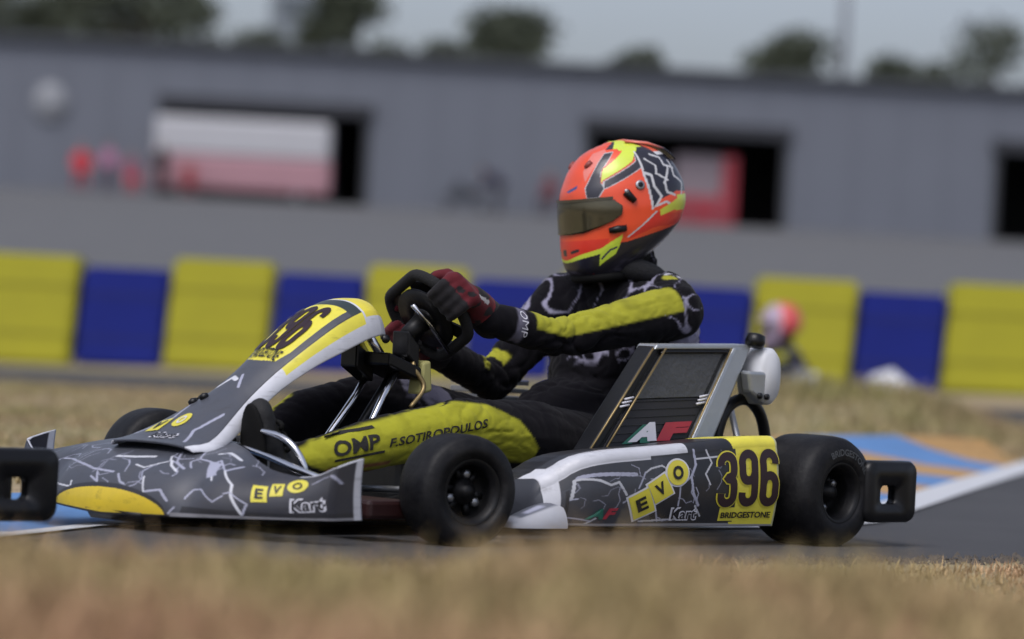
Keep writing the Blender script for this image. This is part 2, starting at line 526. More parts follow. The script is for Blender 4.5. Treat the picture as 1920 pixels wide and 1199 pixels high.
def ramp_grass(name, a, b, c, scale):
    m, n, l, p = nodes_of(name)
    tc = n.new('ShaderNodeTexCoord')
    n1 = n.new('ShaderNodeTexNoise'); n1.inputs['Scale'].default_value = scale; n1.inputs['Detail'].default_value = 3
    n2 = n.new('ShaderNodeTexNoise'); n2.inputs['Scale'].default_value = scale * 22; n2.inputs['Detail'].default_value = 6
    for q in (n1, n2): l.new(tc.outputs['Object'], q.inputs['Vector'])
    cr = n.new('ShaderNodeValToRGB')
    e = cr.color_ramp.elements
    e[0].position = .34; e[0].color = (*a, 1); e[1].position = .68; e[1].color = (*c, 1)
    k = e.new(.5); k.color = (*b, 1)
    l.new(n1.outputs['Fac'], cr.inputs[0])
    mr = n.new('ShaderNodeMapRange'); mr.inputs['To Min'].default_value = .55; mr.inputs['To Max'].default_value = 1.4
    l.new(n2.outputs['Fac'], mr.inputs['Value'])
    g = n.new('ShaderNodeNewGeometry')
    mr2 = n.new('ShaderNodeMapRange'); mr2.inputs['To Min'].default_value = .7; mr2.inputs['To Max'].default_value = 1.35
    l.new(g.outputs['Random Per Island'], mr2.inputs['Value'])
    mm = n.new('ShaderNodeMath'); mm.operation = 'MULTIPLY'
    l.new(mr.outputs[0], mm.inputs[0]); l.new(mr2.outputs[0], mm.inputs[1])
    mx = n.new('ShaderNodeVectorMath'); mx.operation = 'SCALE'
    l.new(cr.outputs[0], mx.inputs[0]); l.new(mm.outputs[0], mx.inputs['Scale'])
    l.new(mx.outputs[0], p.inputs['Base Color'])
    p.inputs['Roughness'].default_value = .9
    p.inputs['Specular IOR Level'].default_value = .15
    b_ = n.new('ShaderNodeBump'); b_.inputs['Distance'].default_value = .03
    l.new(n2.outputs['Fac'], b_.inputs['Height']); l.new(b_.outputs[0], p.inputs['Normal'])
    return m

M_DRY = ramp_grass('dry_grass', (.41, .335, .155), (.46, .345, .18), (.53, .325, .20), 1.9)
M_FIELD = ramp_grass('field_straw', (.27, .245, .105), (.34, .275, .15), (.35, .255, .16), 1.2)
M_GROUND = ramp_grass('dry_turf', (.205, .185, .09), (.265, .22, .13), (.285, .21, .14), .55)

def asphalt(name, col, light):
    m, n, l, p = nodes_of(name)
    tc = n.new('ShaderNodeTexCoord')
    n1 = n.new('ShaderNodeTexNoise'); n1.inputs['Scale'].default_value = 1.3; n1.inputs['Detail'].default_value = 4
    n2 = n.new('ShaderNodeTexNoise'); n2.inputs['Scale'].default_value = 160; n2.inputs['Detail'].default_value = 3
    for q in (n1, n2): l.new(tc.outputs['Object'], q.inputs['Vector'])
    ad = n.new('ShaderNodeMath'); ad.operation = 'MULTIPLY_ADD'; ad.inputs[1].default_value = .6
    l.new(n2.outputs['Fac'], ad.inputs[0]); l.new(n1.outputs['Fac'], ad.inputs[2])
    mr = n.new('ShaderNodeMapRange'); mr.inputs['From Min'].default_value = .45; mr.inputs['From Max'].default_value = 1.15
    l.new(ad.outputs[0], mr.inputs['Value'])
    mx = n.new('ShaderNodeMix'); mx.data_type = 'RGBA'
    mx.inputs['A'].default_value = (*col, 1); mx.inputs['B'].default_value = (*light, 1)
    l.new(mr.outputs[0], mx.inputs['Factor']); l.new(mx.outputs['Result'], p.inputs['Base Color'])
    p.inputs['Roughness'].default_value = .82
    b_ = n.new('ShaderNodeBump'); b_.inputs['Distance'].default_value = .006; b_.inputs['Strength'].default_value = .5
    l.new(n2.outputs['Fac'], b_.inputs['Height']); l.new(b_.outputs[0], p.inputs['Normal'])
    return m
M_ASPH = asphalt('track_asphalt', (.030, .030, .033), (.058, .057, .060))
M_PADD = asphalt('paddock_asphalt', (.088, .089, .092), (.115, .114, .113))

ys = np.unique(np.concatenate([np.linspace(.5, 8, 60), np.linspace(8, 34, 90), np.linspace(34, 116, 60), np.geomspace(116, 1500, 14)]))
xs = np.unique(np.concatenate([-np.geomspace(8, 900, 22), np.linspace(-8, 8, 110), np.geomspace(8, 900, 22)]))
Xg, Yg = np.meshgrid(xs, ys, indexing='ij')
ground = mobj('ground', np.stack([Xg, Yg, zg(Xg, Yg)], -1).reshape(-1, 3), grid_faces(len(xs), len(ys)), M_GROUND)
tag(ground, 'dry brown grass ground around the kart track', kind='structure')

def strip(name, A, B, mat, dz, nb=10, sub=8, parent=None, rag=0.0):
    A = np.array(catmull([(*p, 0) for p in A], sub))[:, :2]; B = np.array(catmull([(*p, 0) for p in B], sub))[:, :2]
    V = []
    for a, b in zip(A, B):
        if rag: a = a + (b - a) / np.linalg.norm(b - a) * RNG.normal(0, rag)
        for t in np.linspace(0, 1, nb + 1):
            q = a + (b - a) * t
            V.append((q[0], q[1], float(zg(q[0], q[1])) + (dz(t) if callable(dz) else dz)))
    return mobj(name, V, grid_faces(len(A), nb + 1), mat, parent)

NEAR = [(-4, 3.9), (-2.2, 5.45), (-1.1, 6.35), (-.1, 7.25), (.9, 8.1), (1.6, 8.72), (2.5, 9.5), (5, 12), (9, 16), (16, 23)]
WHITE = [(-3.2, 5.7), (-2.1, 6.7), (-.93, 7.76), (-.2, 8.42), (.5, 9.0), (1.0, 9.7), (1.25, 10.7), (1.70, 12.65), (2.32, 15.3), (3.9, 22)]
tag(strip('track', NEAR, WHITE, M_ASPH, .004, 14, 30, None, .018), 'grey asphalt of the kart track', kind='structure')
def offset(L, d):
    L = np.array(catmull([(*p, 0) for p in L], 10))[:, :2]
    T = np.gradient(L, axis=0); T /= np.linalg.norm(T, axis=1, keepdims=True)
    return L + np.stack([-T[:, 1], T[:, 0]], -1) * d
# painted white edge line
WL0, WL1 = offset(WHITE, -.04), offset(WHITE, .12)
V = []
for a, b in zip(WL0, WL1):
    for q in (a, b): V.append((q[0], q[1], float(zg(*q)) + .010))
tag(mobj('white_line', V, grid_faces(len(WL0), 2), plain('road_paint_white', (.50, .51, .53), .7, 0, .12, 9, .1)),
    'white painted line along the edge of the track', kind='structure')
# striped kerb: blocks
M_KO = plain('kerb_orange', (.40, .23, .075), .7, 0, .18, 6, .2)
M_KB = plain('kerb_blue', (.085, .20, .42), .7, 0, .18, 6, .2)
KI, KO_ = offset(WHITE, .12), offset(WHITE, 1.05)
kerb = empty('kerb'); tag(kerb, 'low kerb painted in orange and blue blocks beside the track', kind='structure')
cum = np.concatenate([[0], np.cumsum(np.linalg.norm(np.diff(KI, axis=0), axis=1))])
s0, kk = .6, 0
while s0 < 12.2:
    s1 = s0 + 1.03
    V = []
    for s in np.linspace(s0 + .006, s1 - .006, 5):
        a = np.array([np.interp(s, cum, KI[:, 0]), np.interp(s, cum, KI[:, 1])])
        b = np.array([np.interp(s, cum, KO_[:, 0]), np.interp(s, cum, KO_[:, 1])])
        wd = 1.0 if s < 10.6 else max(.12, 1 - (s - 10.6) / 3.0)
        b = a + (b - a) * wd
        for t, h in ((0, -.01), (0, .008), (.3, .020), (.65, .045), (.96, .075), (1, .06), (1, -.02)):
            q = a + (b - a) * t
            V.append((q[0], q[1], float(zg(*q)) + h * (.45 + .95 * float(sstep((a[1] - 9.6) / 2))) ))
    F_ = grid_faces(5, 7) + [tuple(range(7)), tuple(range(28, 35))[::-1]]
    mobj('kerb_block', V, F_, M_KB if kk % 2 == 0 else M_KO, kerb, False)
    s0 = s1; kk += 1
# the far leg of the circuit and the paddock slope
tag(strip('far_track', [(-14, 23.4), (-6, 23.6), (0, 24), (6, 24.6), (14, 25.5)], [(-14, 29), (-6, 29), (0, 29.2), (6, 29.4), (14, 30)], M_ASPH, .006, 10),
    'far leg of the asphalt track in front of the barrier', kind='structure')
tag(strip('paddock', [(-60, 33.5), (-20, 33.5), (0, 33.5), (20, 33.5), (60, 33.5)], [(-60, 130), (-20, 130), (0, 130), (20, 130), (60, 130)], M_PADD, .02, 60),
    'sloping grey paddock asphalt in front of the garages', kind='structure')

# crumbled edge: grit and small stones between asphalt and verge
gx = RNG.uniform(-1.6, 2.6, 2600); gy = np.interp(gx, [p[0] for p in NEAR], [p[1] for p in NEAR]) + RNG.normal(-.05, .07, 2600)
gs = RNG.uniform(.003, .011, 2600); gv, gf = [], []
for a, b, q in zip(gx, gy, gs):
    i = len(gv); r = RNG.uniform(0, 6.28)
    for k in range(3): gv.append((a + q * math.cos(r + 2.1 * k), b + q * math.sin(r + 2.1 * k), float(zg(a, b)) + .002))
    gv.append((a, b, float(zg(a, b)) + .005 + q * .8))
    gf += [(i, i + 1, i + 3), (i + 1, i + 2, i + 3), (i + 2, i, i + 3)]
tag(mobj('edge_gravel', gv, gf, plain('grit', (.10, .085, .07), .9, 0, .5, 40), None, False), 'grit and small stones along the near track edge', kind='stuff')
# grass blades --------------------------------------------------------
def blades(name, x, y, h, w, mat, label):
    n = len(x)
    a = RNG.uniform(0, 2 * math.pi, n); la = RNG.uniform(0, 2 * math.pi, n); ll = RNG.uniform(.1, .75, n) * h
    z = zg(x, y) - .004
    dx, dy = np.cos(a) * w / 2, np.sin(a) * w / 2
    lx, ly = np.cos(la) * ll, np.sin(la) * ll
    P = np.zeros((n, 5, 3))
    P[:, 0] = np.stack([x - dx, y - dy, z], -1); P[:, 1] = np.stack([x + dx, y + dy, z], -1)
    P[:, 2] = np.stack([x + dx * .7 + lx * .35, y + dy * .7 + ly * .35, z + h * .6], -1)
    P[:, 3] = np.stack([x - dx * .7 + lx * .35, y - dy * .7 + ly * .35, z + h * .6], -1)
    P[:, 4] = np.stack([x + lx, y + ly, z + h], -1)
    me = bpy.data.meshes.new(name)
    me.vertices.add(n * 5); me.vertices.foreach_set('co', P.ravel().astype(np.float32))
    b = (np.arange(n) * 5)[:, None]
    loops = np.concatenate([b + [0, 1, 2, 3], b + [3, 2, 4]], 1).ravel()
    me.loops.add(n * 7); me.loops.foreach_set('vertex_index', loops.astype(np.int32))
    st = np.stack([np.arange(n) * 7, np.arange(n) * 7 + 4], 1).ravel()
    me.polygons.add(n * 2); me.polygons.foreach_set('loop_start', st.astype(np.int32))
    me.update(calc_edges=True); me.validate()
    me.materials.append(mat)
    o = obj(name, me); tag(o, label, kind='stuff')
    return o
def near_edge_y(x): return np.interp(x, [p[0] for p in NEAR], [p[1] for p in NEAR])
n = 46000
x = RNG.uniform(-1.7, 1.7, n); y = 3.0 + 2.6 * RNG.random(n) ** .8
cl = np.array([noise.noise(Vector((a * 3.1, b * 3.1, 0))) for a, b in zip(x, y)])
h = np.clip(.075 + .075 * cl + RNG.normal(0, .018, n), .02, .17)
blades('verge_grass', x, y, h, .0065, M_DRY, 'tall dry grass on the near verge')
n = 26000
x = RNG.uniform(-1.8, 2.4, n); y = near_edge_y(x) - .35 - 1.7 * RNG.random(n)
k_ = y > 5.2
blades('edge_grass', x[k_], y[k_], np.clip(RNG.normal(.022, .010, k_.sum()), .005, .05), .005, M_DRY, 'short dry grass along the near track edge')
n = 60000
y = RNG.uniform(9.5, 23, n); x = RNG.uniform(-1, 1, n) * (y * .17 + .6)
KOx, KOy = KO_[:, 0], KO_[:, 1]
o_ = np.argsort(KOy)
lim = np.interp(y, KOy[o_], KOx[o_])
wx = np.interp(y, [p[1] for p in WHITE], [p[0] for p in WHITE])
k_ = np.where(y > 16.2, x < wx - .12, x < lim - .06)
cl = np.array([noise.noise(Vector((a * 1.1, b * .7, 3))) for a, b in zip(x[k_], y[k_])])
blades('field_grass', x[k_], y[k_], np.clip(.07 + .09 * cl + RNG.normal(0, .02, k_.sum()), .015, .2) * np.clip(.75 + .25 * x[k_], .35, 1.1), .012, M_FIELD, 'dry grass field between the kerb and the far track')

# ------------------------------------------------------------------ barrier blocks
M_BY = plain('barrier_yellow', (.37, .345, .014), .65, 0, .14, 2.5, .1)
M_BB = plain('barrier_blue', (.010, .019, .19), .6, 0, .2, 2.5, .1, spec=.2)
M_STRAPY = plain('barrier_strap_yellow', (.24, .225, .016), .7)
M_STRAPB = plain('barrier_strap_blue', (.008, .014, .13), .7)
def barrier_mesh(w, h, mat):
    bm = bmesh.new()
    bmesh.ops.create_cube(bm, size=1)
    for v in bm.verts: v.co = Vector((v.co.x * w + .065 * v.co.z * h, v.co.y * .5, (v.co.z + .5) * h))
    bmesh.ops.bevel(bm, geom=bm.edges[:], offset=.035, segments=2, affect='EDGES')
    me = bpy.data.meshes.new('cover'); bm.to_mesh(me); bm.free(); me.materials.append(mat)
    return me
BMY, BMB = barrier_mesh(.91, .99, M_BY), barrier_mesh(.785, .89, M_BB)
def strap_mesh(w, mat):
    b = MB().box(-w / 2 - .004, w / 2 + .004, -.256, .256, -.012, .012)
    return mesh_data('strap', b.v, b.f, mat, False)
SMY, SMB = strap_mesh(.91, M_STRAPY), strap_mesh(.785, M_STRAPB)
yl = ['yellow barrier block at the end of the row below the round sign',
      'yellow barrier block between two blue ones below the white van',
      'yellow barrier block behind the steering wheel and the tip of the number panel',
      'yellow barrier block mostly hidden behind the driver and helmet',
      'yellow barrier block right behind the red and white helmet of the distant driver',
      'yellow barrier block at the end of the row above the dark asphalt bend']
bl = ['blue barrier block with nothing in front of it, second in the row',
      'blue barrier block directly above the sloping front number panel',
      'blue barrier block behind the stretched arm of the driver',
      'blue barrier block seen between the driver\'s back and the white radiator cover',
      'blue barrier block with a white wedge lying in front of it']
for i in range(6):
    xb = -3.91 + 1.755 * (i - 1) + .79 + .06
    for kind in ('y', 'b'):
        if kind == 'y':
            cx = -3.91 + 1.755 * i - .03 - .455; h_ = .99; me, sm = BMY, SMY; lab = yl[i]
        else:
            if i > 4: continue
            cx = -3.91 + 1.755 * i + .395; h_ = .89; me, sm = BMB, SMB; lab = bl[i]
        zb = float(zg(cx, 31.0))
        r = empty('barrier_block', (cx, 31.0 + (0 if kind == 'y' else .05), zb), 0)
        tag(r, lab, 'barrier', 'yellow and blue barrier blocks along the far track')
        obj('cover', me, r)
        for hh in (.28, .72): obj('strap', sm, r, (.065 * (hh - .5) * h_, 0, hh * h_))

# ------------------------------------------------------------------ garage building
M_WALL = plain('grey_cladding', (.136, .148, .178), .6, .1, .07, .5, .03)
M_ROOF = plain('roof_flashing', (.055, .06, .07), .6, .2, .1, 1)
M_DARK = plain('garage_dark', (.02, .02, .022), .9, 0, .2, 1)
M_FRAME = plain('door_frame', (.035, .037, .042), .6, .2, .1, 3)
M_SHUT = plain('shutter_box', (.04, .042, .05), .55, .3, .1, 3)
ZB = 4.33; ZT = 9.12; YB = 110.0
bld = empty('garage_building', (0, YB, ZB))
tag(bld, 'long grey pit garage building with open dark garage bays', 'building')
def bbox(name, x0, x1, y0, y1, z0, z1, mat, bev=0, parent=bld, o=(0, YB, ZB)):
    ob = MB().box(x0 - o[0], x1 - o[0], y0 - o[1], y1 - o[1], z0 - o[2], z1 - o[2]).build(name, mat, parent, False)
    if bev: bevel(ob, bev, 1)
    return ob
opens = [(-11.55, -5.0), (2.15, 8.5), (15.35, 21.8), (-24.8, -18.3)]
opens.sort()
HT = 7.36
xprev = -40
wall = MB()
for a, b in opens + [(40, 40)]:
    wall.box(xprev, a, 0, .3, 0, HT - ZB)
    xprev = b
wall.box(-40, 40, 0, .3, HT - ZB, ZT - ZB)
w_ = wall.build('wall', M_WALL, bld, False)
bbox('roof', -40.3, 40.3, YB - .25, YB + 14, ZT, ZT + .28, M_ROOF, .03)
bbox('back_wall', -40, 40, YB + 13, YB + 13.3, ZB, ZT, M_WALL)
for xx in (-40, 39.7): bbox('end_wall', xx, xx + .3, YB + .3, YB + 13, ZB, ZT, M_WALL)
for i in range(-26, 27):
    xx = i * 1.5 + .2
    if any(a - .2 < xx < b + .2 for a, b in opens): bbox('cladding_rib', xx - .03, xx + .03, YB - .03, YB - .002, HT + .35, ZT - .02, M_WALL)
    else: bbox('cladding_rib', xx - .03, xx + .03, YB - .03, YB - .002, ZB + .02, ZT - .02, M_WALL)
for a, b in opens:
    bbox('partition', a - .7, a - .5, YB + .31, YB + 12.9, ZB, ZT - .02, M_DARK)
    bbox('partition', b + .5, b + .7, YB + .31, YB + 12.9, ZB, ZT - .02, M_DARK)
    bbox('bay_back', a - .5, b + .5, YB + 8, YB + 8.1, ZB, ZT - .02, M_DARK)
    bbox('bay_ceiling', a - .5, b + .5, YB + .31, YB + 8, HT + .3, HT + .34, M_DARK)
    bbox('door_jamb', a - .12, a + .06, YB - .08, YB + .34, ZB, HT, M_FRAME)
    bbox('door_jamb', b - .06, b + .12, YB - .08, YB + .34, ZB, HT, M_FRAME)
    bbox('shutter_box', a - .2, b + .2, YB - .22, YB - .004, HT - .10, HT + .32, M_SHUT, .02)
# round sign on the wall
sg = empty('round_sign', (-15.23, YB - .1, 7.25)); tag(sg, 'pale round sign on the grey garage wall', 'sign')
mobj('plate', *lathe_geo([(0, .52), (.03, .55), (.06, .52)], (0, .0, 0), (0, -1, 0), 32), plain('sign_white', (.24, .25, .27), .5), sg)
mobj('rim', *tube_geo([(.56 * math.cos(t), -.03, .56 * math.sin(t)) for t in np.linspace(0, 2 * math.pi, 40)[:-1]], .03, 6, True), M_STEEL, sg)

# van inside the first bay
M_VANW = plain('van_white', (.45, .45, .47), .4, 0, .05, 1)
M_VANR = plain('van_red', (.40, .22, .25), .45, 0, .08, 1)
van = empty('panel_van', (-9.0, 109.2, ZB)); tag(van, 'white panel van with pale red lower half inside a garage bay', 'van')
def vb(name, x0, x1, y0, y1, z0, z1, m, bv=.06): return bevel(MB().box(x0, x1, y0, y1, z0, z1).build(name, m, van, False), bv, 3)
vb('body', -2.75, 2.9, 0, 2.0, 1.42, 2.62, M_VANW, .14)
vb('lower_panel', -2.78, 2.93, -.02, 2.02, .36, 1.42, M_VANR)
vb('bumper', 2.9, 3.05, .1, 1.9, .36, .62, M_FRAME)
vb('rub_strip', -2.8, 2.94, -.05, -.021, .74, .84, M_VANR, .01)
for wx in (-1.9, 1.9):
    wv = MB().lathe([(-.1, .2), (-.1, .33), (.1, .33), (.1, .2)], (wx, .12, .33), (0, 1, 0), 24, True).build('wheel', M_RUBBER, van)
    mobj('rim', *lathe_geo([(-.06, .2), (-.02, .2)], (wx, .08, .33), (0, 1, 0), 18), M_STEEL, wv)
# cabinet in the second bay
M_CABR = plain('cabinet_red', (.30, .03, .045), .45, 0, .1, 2)
M_CABG = plain('cabinet_grey', (.22, .18, .20), .5, 0, .1, 2)
cab = empty('tool_cabinet', (6.0, 110.2, ZB)); tag(cab, 'red and grey tool cabinet inside the garage bay behind the helmet', 'cabinet')
def cb(name, x0, x1, y0, y1, z0, z1, m): return bevel(MB().box(x0, x1, y0, y1, z0, z1).build(name, m, cab, False), .02, 2)
cb('chest', -1.0, 1.0, 0, .8, .06, 1.0, M_CABR)
cb('upper_cupboard', -1.0, .55, .25, .8, 1.0, 2.35, M_CABG)
cb('side_locker', .57, 1.0, .1, .8, 1.0, 2.35, M_CABR)
for zz in (.2, .46, .72):
    for xx in (-.5, .5):
        d_ = cb('drawer', xx - .46, xx + .46, -.025, -.002, zz - .11, zz + .13, M_CABR)
        mobj('handle', *tube_geo([(xx - .2, -.03, zz + .05), (xx - .2, -.06, zz + .05), (xx + .2, -.06, zz + .05), (xx + .2, -.03, zz + .05)], .012, 6), M_STEEL, d_)

# far hall and mast
hall = empty('far_hall', (-11.0, 170, 4.3)); tag(hall, 'pale grey hall rising behind the garage roof between two dark trees', 'building')
bevel(MB().box(-1.9, 1.6, 0, 8, 0, 13.5).build('wall', plain('hall_grey', (.20, .23, .26), .6, 0, .08, .4), hall, False), .05, 1)
bevel(MB().box(-2.1, 1.8, -.2, 8.2, 13.5, 13.9).build('roof', M_ROOF, hall, False), .05, 1)
for zz in (6, 9, 12):
    MB().box(-1.4, 1.1, -.06, -.003, zz - .5, zz + .5).build('window', plain('far_glass', (.10, .12, .14), .15), hall, False)
mast = empty('lamp_mast', (13.9, 150, 4.3)); tag(mast, 'tall grey lamp mast standing behind the garage roof', 'lamp')
mobj('pole', *tube_geo([(0, 0, 0), (0, 0, 8), (0, 0, 18)], [.24, .2, .14], 12), plain('mast_grey', (.18, .19, .21), .5, .5), mast)
mobj('crossbar', *tube_geo([(-1.2, 0, 17.5), (1.2, 0, 17.5)], .06, 8), M_STEEL, mast)
for xx in (-1, -.35, .35, 1):
    bevel(MB().box(xx - .22, xx + .22, -.25, .1, 17.6, 18.0).build('floodlight', M_STEEL, mast, False), .03, 1)

# trees ---------------------------------------------------------------
M_BARK = plain('bark', (.06, .045, .03), .9, 0, .3, 3, .3)
def leaf_mat(name, a, b):
    m, n, l, p = nodes_of(name)
    g = n.new('ShaderNodeNewGeometry'); mx = n.new('ShaderNodeMix'); mx.data_type = 'RGBA'
    mx.inputs['A'].default_value = (*a, 1); mx.inputs['B'].default_value = (*b, 1)
    l.new(g.outputs['Random Per Island'], mx.inputs['Factor']); l.new(mx.outputs['Result'], p.inputs['Base Color'])
    p.inputs['Roughness'].default_value = .7
    return m
M_LEAF = leaf_mat('leaves', (.042, .054, .036), (.075, .088, .052))
def tree(x, y, h, cr, label, seed, low=.35):
    rg = np.random.default_rng(seed)
    t = empty('broadleaf_tree', (x, y, float(zg(x, y)) - .02)); tag(t, label, 'tree', 'trees behind the garages')
    b = MB()
    b.tube(catmull([(0, 0, 0), (.1, .05, h * .3), (-.1, 0, h * .6), (.05, 0, h * .85)], 4), list(np.linspace(.28, .05, 13)), 8)
    cen = []
    for k in range(16):
        a = rg.uniform(0, 6.28); zz = rg.uniform(low, .93) * h
        rr = cr * math.sin(math.pi * min(1, max(.12, (zz / h - low + .12) / (1.08 - low)))) ** .7 * rg.uniform(.45, .95)
        c_ = np.array([math.cos(a) * rr, math.sin(a) * rr, zz]); cen.append((c_, rg.uniform(.28, .5) * cr))
        b.tube([(0, 0, zz * .7), tuple(c_ * [.5, .5, 1] - [0, 0, .1 * h]), tuple(c_)], [.09, .06, .02], 5)
    b.build('trunk', M_BARK, t)
    cen.append((np.array([0, 0, h * .9]), .45 * cr))
    V, F_ = [], []
    N = 6500
    for q in range(N):
        c_, r_ = cen[rg.integers(len(cen))]
        d = rg.normal(size=3); d /= np.linalg.norm(d)
        p = c_ + d * r_ * rg.uniform(.35, 1.08) * [1, 1, .8]
        u = rg.normal(size=3); u /= np.linalg.norm(u); w = np.cross(u, rg.normal(size=3)); w /= np.linalg.norm(w)
        s = rg.uniform(.10, .22)
        i = len(V)
        V += [p - u * s, p + w * s * .6, p + u * s, p - w * s * .6]
        F_.append((i, i + 1, i + 2, i + 3))
    mobj('crown', V, F_, M_LEAF, t, False)
tree(-25, 146, 12.5, 4.4, 'dense dark tree above the roof at the outer end, beyond the round sign', 1)
tree(-21, 156, 11.8, 3.6, 'loose dark tree above the roof over the round white sign', 2)
tree(-16.8, 150, 12.8, 4.0, 'broad dark tree above the roof beside the pale hall', 3)
tree(-7.6, 148, 11.4, 2.7, 'narrow dark tree between the pale hall and open sky', 4)
tree(-.6, 150, 10.6, 3.3, 'round dark tree rising above the roof ahead of the helmet', 5)
tree(11.5, 150, 10.2, 3.0, 'round dark tree beside the grey lamp mast', 6)
tree(20.6, 150, 11, 3.8, 'dark tree at the far end of the roof past the lamp mast', 8)
for x_, y_, h_, c_, lab in ((5.2, 152, 9.4, 2.6, 'low dark tree just over the roof above the visor'), (-12.6, 162, 10.2, 2.6, 'low dark tree in front of the pale hall'),
                             (16.2, 152, 9.7, 2.6, 'low dark tree just over the roof past the lamp mast'), (-4.2, 156, 9.6, 2.6, 'low dark tree over the roof above the van')):
    tree(x_, y_, h_, c_, lab, int(abs(x_) * 10))
# ------------------------------------------------------------------ the kart
KLOC, KROT = (.36, 9.0, 0.0), math.radians(225)
kart = empty('racing_kart', KLOC, KROT)
GREY = np.array((.058, .063, .080)); DKG = np.array((.018, .019, .027)); WHT = np.array((.60, .61, .66)); LIL = np.array((.36, .37, .47))
YEL = np.array((.74, .66, .06)); BLK = np.array((.010, .010, .013)); GOLD = np.array((.68, .50, .03))

NOSE_BOLTS = [
  [(0.058, 0.501), (0.118, 0.481), (0.198, 0.603), (0.166, 0.659)], [(0.198, 0.603), (0.238, 0.603), (0.17, 0.729)],
  [(0.238, 0.603), (0.307, 0.557)], [(0.202, 0.609), (0.234, 0.557), (0.295, 0.505)],
  [(0.331, 0.585), (0.291, 0.653), (0.307, 0.713), (0.251, 0.828)], [(0.307, 0.713), (0.367, 0.717), (0.463, 0.581)],
  [(0.387, 0.699), (0.467, 0.497)], [(0.399, 0.204), (0.415, 0.323), (0.447, 0.349), (0.531, 0.218), (0.563, 0.329)],
  [(0.218, 0.234), (0.287, 0.273), (0.335, 0.162)], [(0.166, 0.381), (0.214, 0.214)], [(-0.114, 0.381), (-0.074, 0.279), (-0.134, 0.329)],
  [(0.018, 0.375), (0.058, 0.301), (0.086, 0.285)], [(-0.399, 0.226), (-0.234, 0.2), (-0.242, 0.261)],
  [(-0.463, 0.601), (-0.162, 0.417), (-0.022, 0.393)], [(0.15, 0.79), (0.166, 0.854), (0.21, 0.87)],
  [(-0.122, 0.587), (-0.002, 0.589), (0.09, 0.625)], [(0.347, 0.018), (0.371, 0.098)],
  [(0.395, 0.719), (0.403, 0.77), (0.487, 0.679), (0.535, 0.836)], [(0.487, 0.679), (0.575, 0.525), (0.595, 0.349), (0.651, 0.056)],
  [(0.563, 0.361), (0.583, 0.403), (0.663, 0.248), (0.651, 0.056)], [(0.868, 0.764), (0.9, 0.842), (0.93, 0.848), (0.955, 0.629)],
  [(0.339, 0.836), (0.367, 0.888), (0.479, 0.892)], [(-.55, .5), (-.62, .7), (-.75, .66), (-.8, .85)], [(-.62, .7), (-.7, .9)],
  [(-.9, .3), (-.84, .5), (-.92, .7)], [(-.9, .3), (-.8, .2), (-.66, .3)]]
def nose_paint(t, s):
    c = np.empty(t.shape + (3,)); c[:] = GREY
    a = np.abs(t)
    d = np.clip((a - .40) / .25, 0, 1)[..., None]
    c[:] = GREY * (1 - d) + DKG * 1.25 * d
    put(c, (s < .12) & (a > .40), DKG * .7)
    rnd = np.random.default_rng(3)
    for i, L in enumerate(NOSE_BOLTS):
        w = rnd.uniform(.0020, .0038)
        D = dline(t, s, L, .56, .30)
        put(c, D < w * 1.0, LIL if i % 3 else WHT)
    rb_ = np.random.default_rng(21)
    for k in range(46):
        p = np.array([rb_.uniform(-.95, .62), rb_.uniform(.30, .95)]); L = [tuple(p)]
        hd = rb_.uniform(0, 6.28)
        for q in range(rb_.integers(2, 5)):
            hd += rb_.choice([-1, 1]) * rb_.uniform(.5, 1.1)
            p = p + np.array([math.cos(hd) * .055, math.sin(hd) * .11]) * rb_.uniform(.4, 1.0); L.append(tuple(p))
        put(c, dline(t, s, L, .56, .30) < rb_.uniform(.0008, .0019), LIL * rb_.uniform(.5, 1.0))
    put(c, inpoly(t, s, [(.37, .72), (.43, .74), (.46, .56), (.43, .50), (.40, .60)]), LIL)
    rad_ = np.sqrt(np.clip(1 - (t / .335) ** 2, 0, 1))
    put(c, (s < .25 * rad_ + .03) & (a < .35), BLK * 2)
    put(c, (s < .235 * rad_) & (a < .335), GOLD)
    put(c, (s < .045) & (a > .36), np.array((.20, .20, .22)))
    put(c, (s < .02) & (a < .36), BLK)
    put(c, (a > .983), WHT * .85)
    put(c, (s > .975) & (a > .80), WHT * .85)
    put(c, (a > .84) & (a < .97) & (t < 0) & (s > .5) & (s < .62), WHT)
    return c
nose = surface('nose_fairing', nose_S, -1, 1, 0, 1, 520, 200, nose_paint, M_BODY, kart, flip=False)
nose['label'] = 'grey nose fairing with white lightning and yellow lip'
solid(nose, .008, -1)
def nsf(c, ax, ay, off=.0015): return on_surface(nose_S, c, ax, ay, off)
# logo tiles and words on the fairing
decal('logo_tile', quad2d(), nsf((.695, .47), (.058, .03), (-.02, .32)), M_YEL, nose)
lettering('logo_letter', 'E', nsf((.695, .47), (.030, .014), (-.012, .19), .003), M_INK, nose, .03)
decal('logo_tile', quad2d(), nsf((.752, .60), (.045, .05), (-.012, .27)), M_YEL, nose)
lettering('logo_letter', 'V', nsf((.752, .60), (.028, .03), (-.006, .17), .003), M_INK, nose, .03)
decal('logo_disc', disc2d(), nsf((.818, .74), (.075, .03), (-.01, .32)), M_YEL, nose)
lettering('logo_letter', 'O', nsf((.818, .74), (.035, .014), (-.006, .16), .003), M_INK, nose, .02)
lettering('word_outline', 'Kart', nsf((.868, .30), (.115, .02), (-.004, .30), .0015), M_WINK, nose, .07, 1)
lettering('word', 'Kart', nsf((.868, .30), (.10, .02), (-.004, .23), .003), M_INK, nose, .015, 1)

